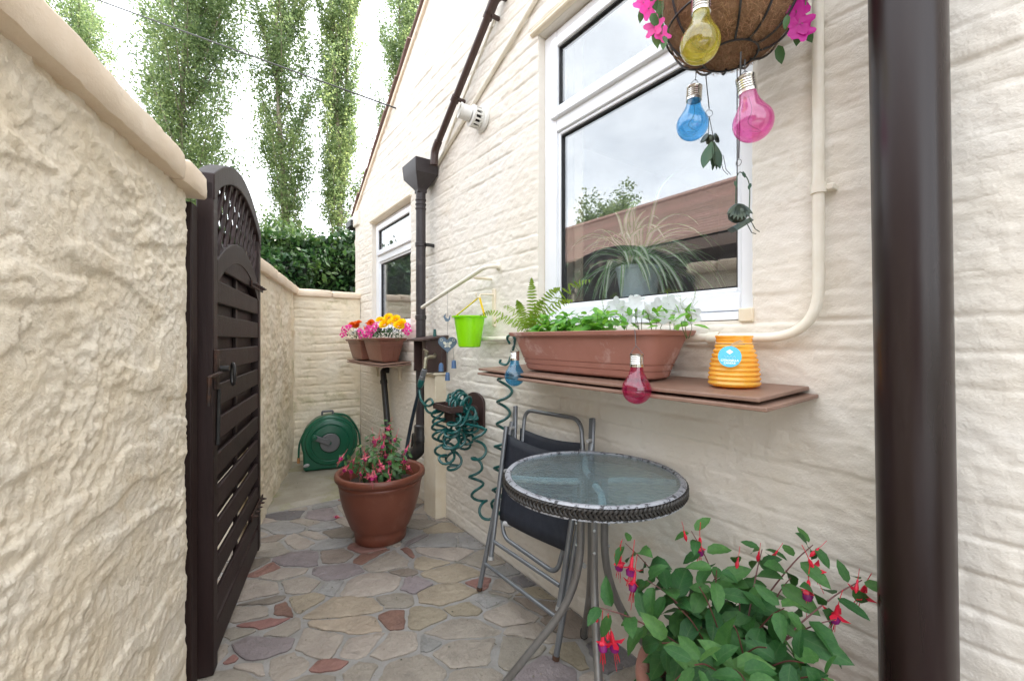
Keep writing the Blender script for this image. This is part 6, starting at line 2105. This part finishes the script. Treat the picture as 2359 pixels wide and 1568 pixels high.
def aim(p, d, s, r_):
    q = Vector((0, 0, 1)).rotation_difference(Vector(d).normalized()).to_matrix().to_4x4()
    return Matrix.Translation(p) @ q @ Euler((0, 0, r_.uniform(0, 6.3))).to_matrix().to_4x4() @ Matrix.Scale(s, 4)

pt = thing('petunia', atX(1500, 745, -.14), 'white petunias spilling at the right end of the long planter', 'flowers')
FLP_ = [(1405, 722), (1432, 712), (1462, 700), (1490, 718), (1515, 706), (1530, 735), (1552, 712), (1578, 716), (1592, 726), (1447, 736), (1500, 738), (1568, 738), (1478, 728), (1420, 704), (1540, 700), (1468, 690)]
for (px, py) in FLP_:
    X_ = r_.uniform(-.24, -.08)
    p = atX(px, py, X_)
    inst('flower', pet_me, M['petunia'], pt, aim(p, Vector((-.8, -.55, .55)) + rv(r_, .45), r_.uniform(.026, .033), r_))
    MB().tube([p, p.lerp(Vector((p.x * .7 - .04, p.y, 1.2)), .5) + rv(r_, .005), Vector((p.x * .7 - .04, p.y, 1.20))], .0011, 5).build('stem', M['stem_green'], pt)
for q in range(110):
    px = r_.uniform(1385, 1600); X_ = r_.uniform(-.26, -.06)
    p = atX(px, r_.uniform(715, 752), X_); p.z = max(p.z, 1.222)
    d = Vector((r_.uniform(-1, .2), r_.uniform(-.8, .8), r_.uniform(-.2, .7)))
    inst('leaf', r_.choice(LS_B), M['leaf_bright'], pt, leaf_mtx(p, d, Vector((-.3, -.1, 1)) + rv(r_, .3), r_.uniform(.028, .046)))
for (px, py, tx, ty) in ((1398, 735, 1385, 690), (1555, 690, 1535, 668), (1590, 705, 1602, 672), (1580, 700, 1566, 680)):
    a = atX(px, 745, -.12); e = atX(tx, ty, -.14)
    mb = MB().tube([a, a.lerp(e, .6) + rv(r_, .004), e], .0005, 4)
    for k in range(5):
        c_ = a.lerp(e, .55 + .09 * k); mb.tube([c_, c_ + Vector((r_.uniform(-.01, .01), r_.uniform(-.015, .015), .016))], .0004, 4)
    mb.build('seed_head', M['fern'], pt)

# ---- marigolds and pink flowers on the small shelf
def pompon():
    mb = MB(); rr2 = random.Random(5)
    for lay in range(5):
        n = 15 - lay * 2
        for k in range(n):
            a = 2 * math.pi * (k + lay * .37) / n
            el_ = .15 + lay * .32
            d = Vector((math.cos(a) * math.cos(el_), math.sin(a) * math.cos(el_), math.sin(el_)))
            t_ = Vector((-math.sin(a), math.cos(a), 0)); w = .24 - .02 * lay
            b = d * .25; e = d * (1.0 - .06 * lay) + UP * .05
            mb.add([b - t_ * w * .4, b + t_ * w * .4, e + t_ * w + UP * .07, e + UP * -.04 + d * .06, e - t_ * w + UP * .07], [(0, 1, 2, 3), (0, 3, 4)])
    return mb.mesh('marigold', smooth=False)
def cluster(n=11):
    mb = MB(); rr2 = random.Random(9)
    for k in range(n):
        z = 1 - (k + .5) / n * .95; a = k * 2.4; s = math.sqrt(1 - z * z)
        c_ = Vector((s * math.cos(a), s * math.sin(a), z * .8)) * .72
        d = c_.normalized(); u = d.orthogonal().normalized(); w = d.cross(u)
        for q in range(5):
            b = 2 * math.pi * q / 5 + k
            e = c_ + (u * math.cos(b) + w * math.sin(b)) * .34 + d * .1
            t_ = (u * -math.sin(b) + w * math.cos(b)) * .17
            mb.add([c_, c_.lerp(e, .6) + t_, e + d * .02, c_.lerp(e, .6) - t_], [(0, 1, 2, 3)])
    return mb.mesh('flower_cluster', smooth=False)
pom = pompon(); clu = cluster()
pom_o = pom.copy(); clu_w = clu.copy(); clu_m = clu.copy()
r_ = random.Random(47)
mg = thing('marigold_plant', (-.12, 3.45, 1.19), 'yellow marigolds in the nearer brown planter', 'flowers')
def fl_at(px, py, lo=-.21, hi=-.05):
    return atX(px, py, r_.uniform(lo, hi))
for (px, py) in ((895, 732), (876, 739), (912, 736), (925, 745), (886, 748), (903, 745), (918, 752)):
    p = atX(px, py, -.10 - .08 * r_.random())
    inst('flower', pom, M['marigold'], mg, aim(p, Vector((-.4, -.4, .8)) + rv(r_, .2), r_.uniform(.036, .044), r_))
    MB().tube([p, Vector((p.x, p.y, 1.19))], .0015, 5).build('stem', M['stem_green'], mg)
for q in range(170):
    p = Vector((r_.uniform(-.23, -.04), r_.uniform(3.26, 3.66), r_.uniform(1.20, 1.275)))
    d = Vector((r_.uniform(-1, 1), r_.uniform(-1, 1), r_.uniform(0, 1)))
    inst('leaf', LS_D, M['leaf_dark'], mg, leaf_mtx(p, d, UP + rv(r_, .4), r_.uniform(.022, .04)))
pk = thing('pink_flowers', (-.14, 3.9, 1.18), 'pink, white and orange flowers trailing from the small shelf planters', 'flowers')
for (px, py, kd) in ((782, 767, 'p'), (795, 758, 'p'), (790, 772, 'p'), (803, 754, 'p'), (830, 764, 'p'), (842, 768, 'p'), (850, 758, 'p'), (862, 756, 'p'), (852, 768, 'p'), (836, 776, 'p'), (868, 752, 'p'), (935, 752, 'p'), (928, 758, 'p'), (940, 762, 'p'),
                     (812, 768, 'w'), (822, 762, 'w'), (840, 750, 'w'), (820, 748, 'o'), (812, 750, 'o'), (826, 745, 'o'), (848, 752, 'o'), (855, 745, 'o')):
    p = atX(px, py, {'p': -.20, 'w': -.2, 'o': -.14}[kd] + r_.uniform(-.03, .04))
    if px > 920: p = atX(px, py, -.05)
    me_, mm_ = {'p': (clu, 'pink'), 'w': (clu_w, 'petunia'), 'o': (pom_o, 'orange')}[kd]
    inst('flower', me_, M[mm_], pk, aim(p, Vector((-.5, -.5, .6)) + rv(r_, .3), {'p': 1, 'w': .62, 'o': .85}[kd] * r_.uniform(.038, .048), r_))
    MB().tube([p, p.lerp(Vector((-.13, p.y, 1.18)), .6) - UP * .0, Vector((-.13, p.y, 1.18))], .0012, 5).build('stem', M['stem_green'], pk)
for q in range(80):
    p = Vector((r_.uniform(-.24, -.05), r_.uniform(3.74, 4.12), r_.uniform(1.19, 1.26)))
    d = Vector((r_.uniform(-1, .6), r_.uniform(-1, 1), r_.uniform(-.3, 1)))
    inst('leaf', LS_D, M['leaf_dark'], pk, leaf_mtx(p, d, UP + rv(r_, .4), r_.uniform(.024, .04)))

# ---- flowers in the hanging basket
imp2 = imp_me.copy(); imp3 = imp_me.copy()
bf = thing('basket_flowers', (BX, BY, BZ + .19), 'pink and magenta flowers hanging over the rim of the coir basket', 'flowers')
for (px, py, k, me_, mm_, s_) in ((1482, 8, 1.12, imp_me, 'pink', .032), (1493, 22, 1.10, imp_me, 'pink', .028), (1507, 62, 1.10, imp_me, 'pink', .030), (1524, 80, 1.1, imp_me, 'pink', .026), (1840, 55, 1.02, imp2, 'magenta', .033), (1833, 30, 1.02, imp2, 'magenta', .030),
                                  (1848, 72, 1.02, imp2, 'magenta', .028), (1838, 8, 1.03, imp2, 'magenta', .033), (1520, 4, 1.16, imp3, 'orange', .022), (1497, -18, 1.1, imp_me, 'pink', .032), (1835, -20, 1.03, imp2, 'magenta', .033)):
    p = atK(px, py, k)
    p.x = min(p.x, -.02)
    inst('flower', me_, M[mm_], bf, aim(p, (CAM - p).normalized() + rv(r_, .45) + UP * .15, s_, r_))
    c_ = Vector((BX, BY, BZ + .2)); e = c_ + Vector(((p - c_).x, (p - c_).y, 0)).normalized() * (HR + .01)
    MB().tube(smooth_path([p, p.lerp(e, .5) + UP * .01, e, c_.lerp(e, .7)], 4), .0014, 5).build('stem', M['stem_green'], bf)
    inst('leaf', r_.choice(LS), M['leaf_small'], bf, leaf_mtx(p + rv(r_, .008) - UP * .004, Vector((r_.uniform(-.4, .4), r_.uniform(-.4, .4), -1)), CAM - p, r_.uniform(.03, .05)))
for q in range(60):
    a = r_.uniform(0, 6.3); c_ = Vector((BX + HR * .8 * math.cos(a), BY + HR * .8 * math.sin(a), BZ + .19 + r_.uniform(0, .08)))
    inst('leaf', r_.choice(LS), M['leaf_small'], bf, leaf_mtx(c_, Vector((math.cos(a), math.sin(a), .3)) + rv(r_, .4), UP + rv(r_, .3), r_.uniform(.03, .05)))
for (px, py, k) in ((1517, 38, 1.12), (1531, 60, 1.12), (1792, 105, 1.08)):
    p = atK(px, py, k)
    inst('leaf', r_.choice(LS), M['leaf_small'], bf, leaf_mtx(p, Vector((.1, 0, -1)) + rv(r_, .15), CAM - p, .045))

# ---- spider plant behind the large window
r_ = random.Random(48)
sx = Vector((.235, 1.225, 1.333))
spd = thing('spider_plant', sx, 'striped spider plant in a pale blue pot behind the large window', 'house plant')
MB().lathe([(.066, 0), (.070, .004), (.094, .165), (.098, .168), (.099, .180), (.090, .180), (.086, .16)], sx, 36, cap1=False).build('pot', M['potblue'], spd)
MB().lathe([(.001, .155), (.088, .155)], sx, 24, cap0=False, cap1=False).build('soil', M['soil'], spd)
for q in range(125):
    a = r_.uniform(0, 2 * math.pi); L = r_.uniform(.26, .50); el_ = r_.uniform(.35, 1.35)
    p = sx + Vector((r_.uniform(-.03, .03), r_.uniform(-.03, .03), .16))
    d = Vector((math.cos(a) * math.cos(el_), math.sin(a) * math.cos(el_), math.sin(el_)))
    n = 12; w0 = r_.uniform(.008, .013); grav = r_.uniform(1.5, 3.2)
    V = []; ok = True
    for i in range(n + 1):
        t = i / n
        sdv = d.cross(UP); sdv = sdv.normalized() if sdv.length > .05 else Vector((1, 0, 0))
        w = w0 * (math.sin(math.pi * (.12 + .88 * t)) ** .6) * (1 if i < n else .05)
        nm_ = sdv.cross(d).normalized()
        V += [p - sdv * w + nm_ * w * .25, p - sdv * w * .52, p + sdv * w * .52, p + sdv * w + nm_ * w * .25]
        p = p + d * (L / n)
        d = (d + Vector((0, 0, -grav * .085))).normalized()
        if p.x < .125: p.x = .125
        if p.z < 1.342: p.z = 1.342
    me = bpy.data.meshes.new('leaf')
    Fc = [(i * 4 + j, i * 4 + j + 1, (i + 1) * 4 + j + 1, (i + 1) * 4 + j) for i in range(n) for j in range(3)]
    me.from_pydata(V, [], Fc)
    me.materials.append(M['spider_green']); me.materials.append(M['spider_white'])
    for i, pl_ in enumerate(me.polygons): pl_.material_index = 1 if i % 3 == 1 else 0
    me.shade_smooth()
    put('leaf', me, None, spd)
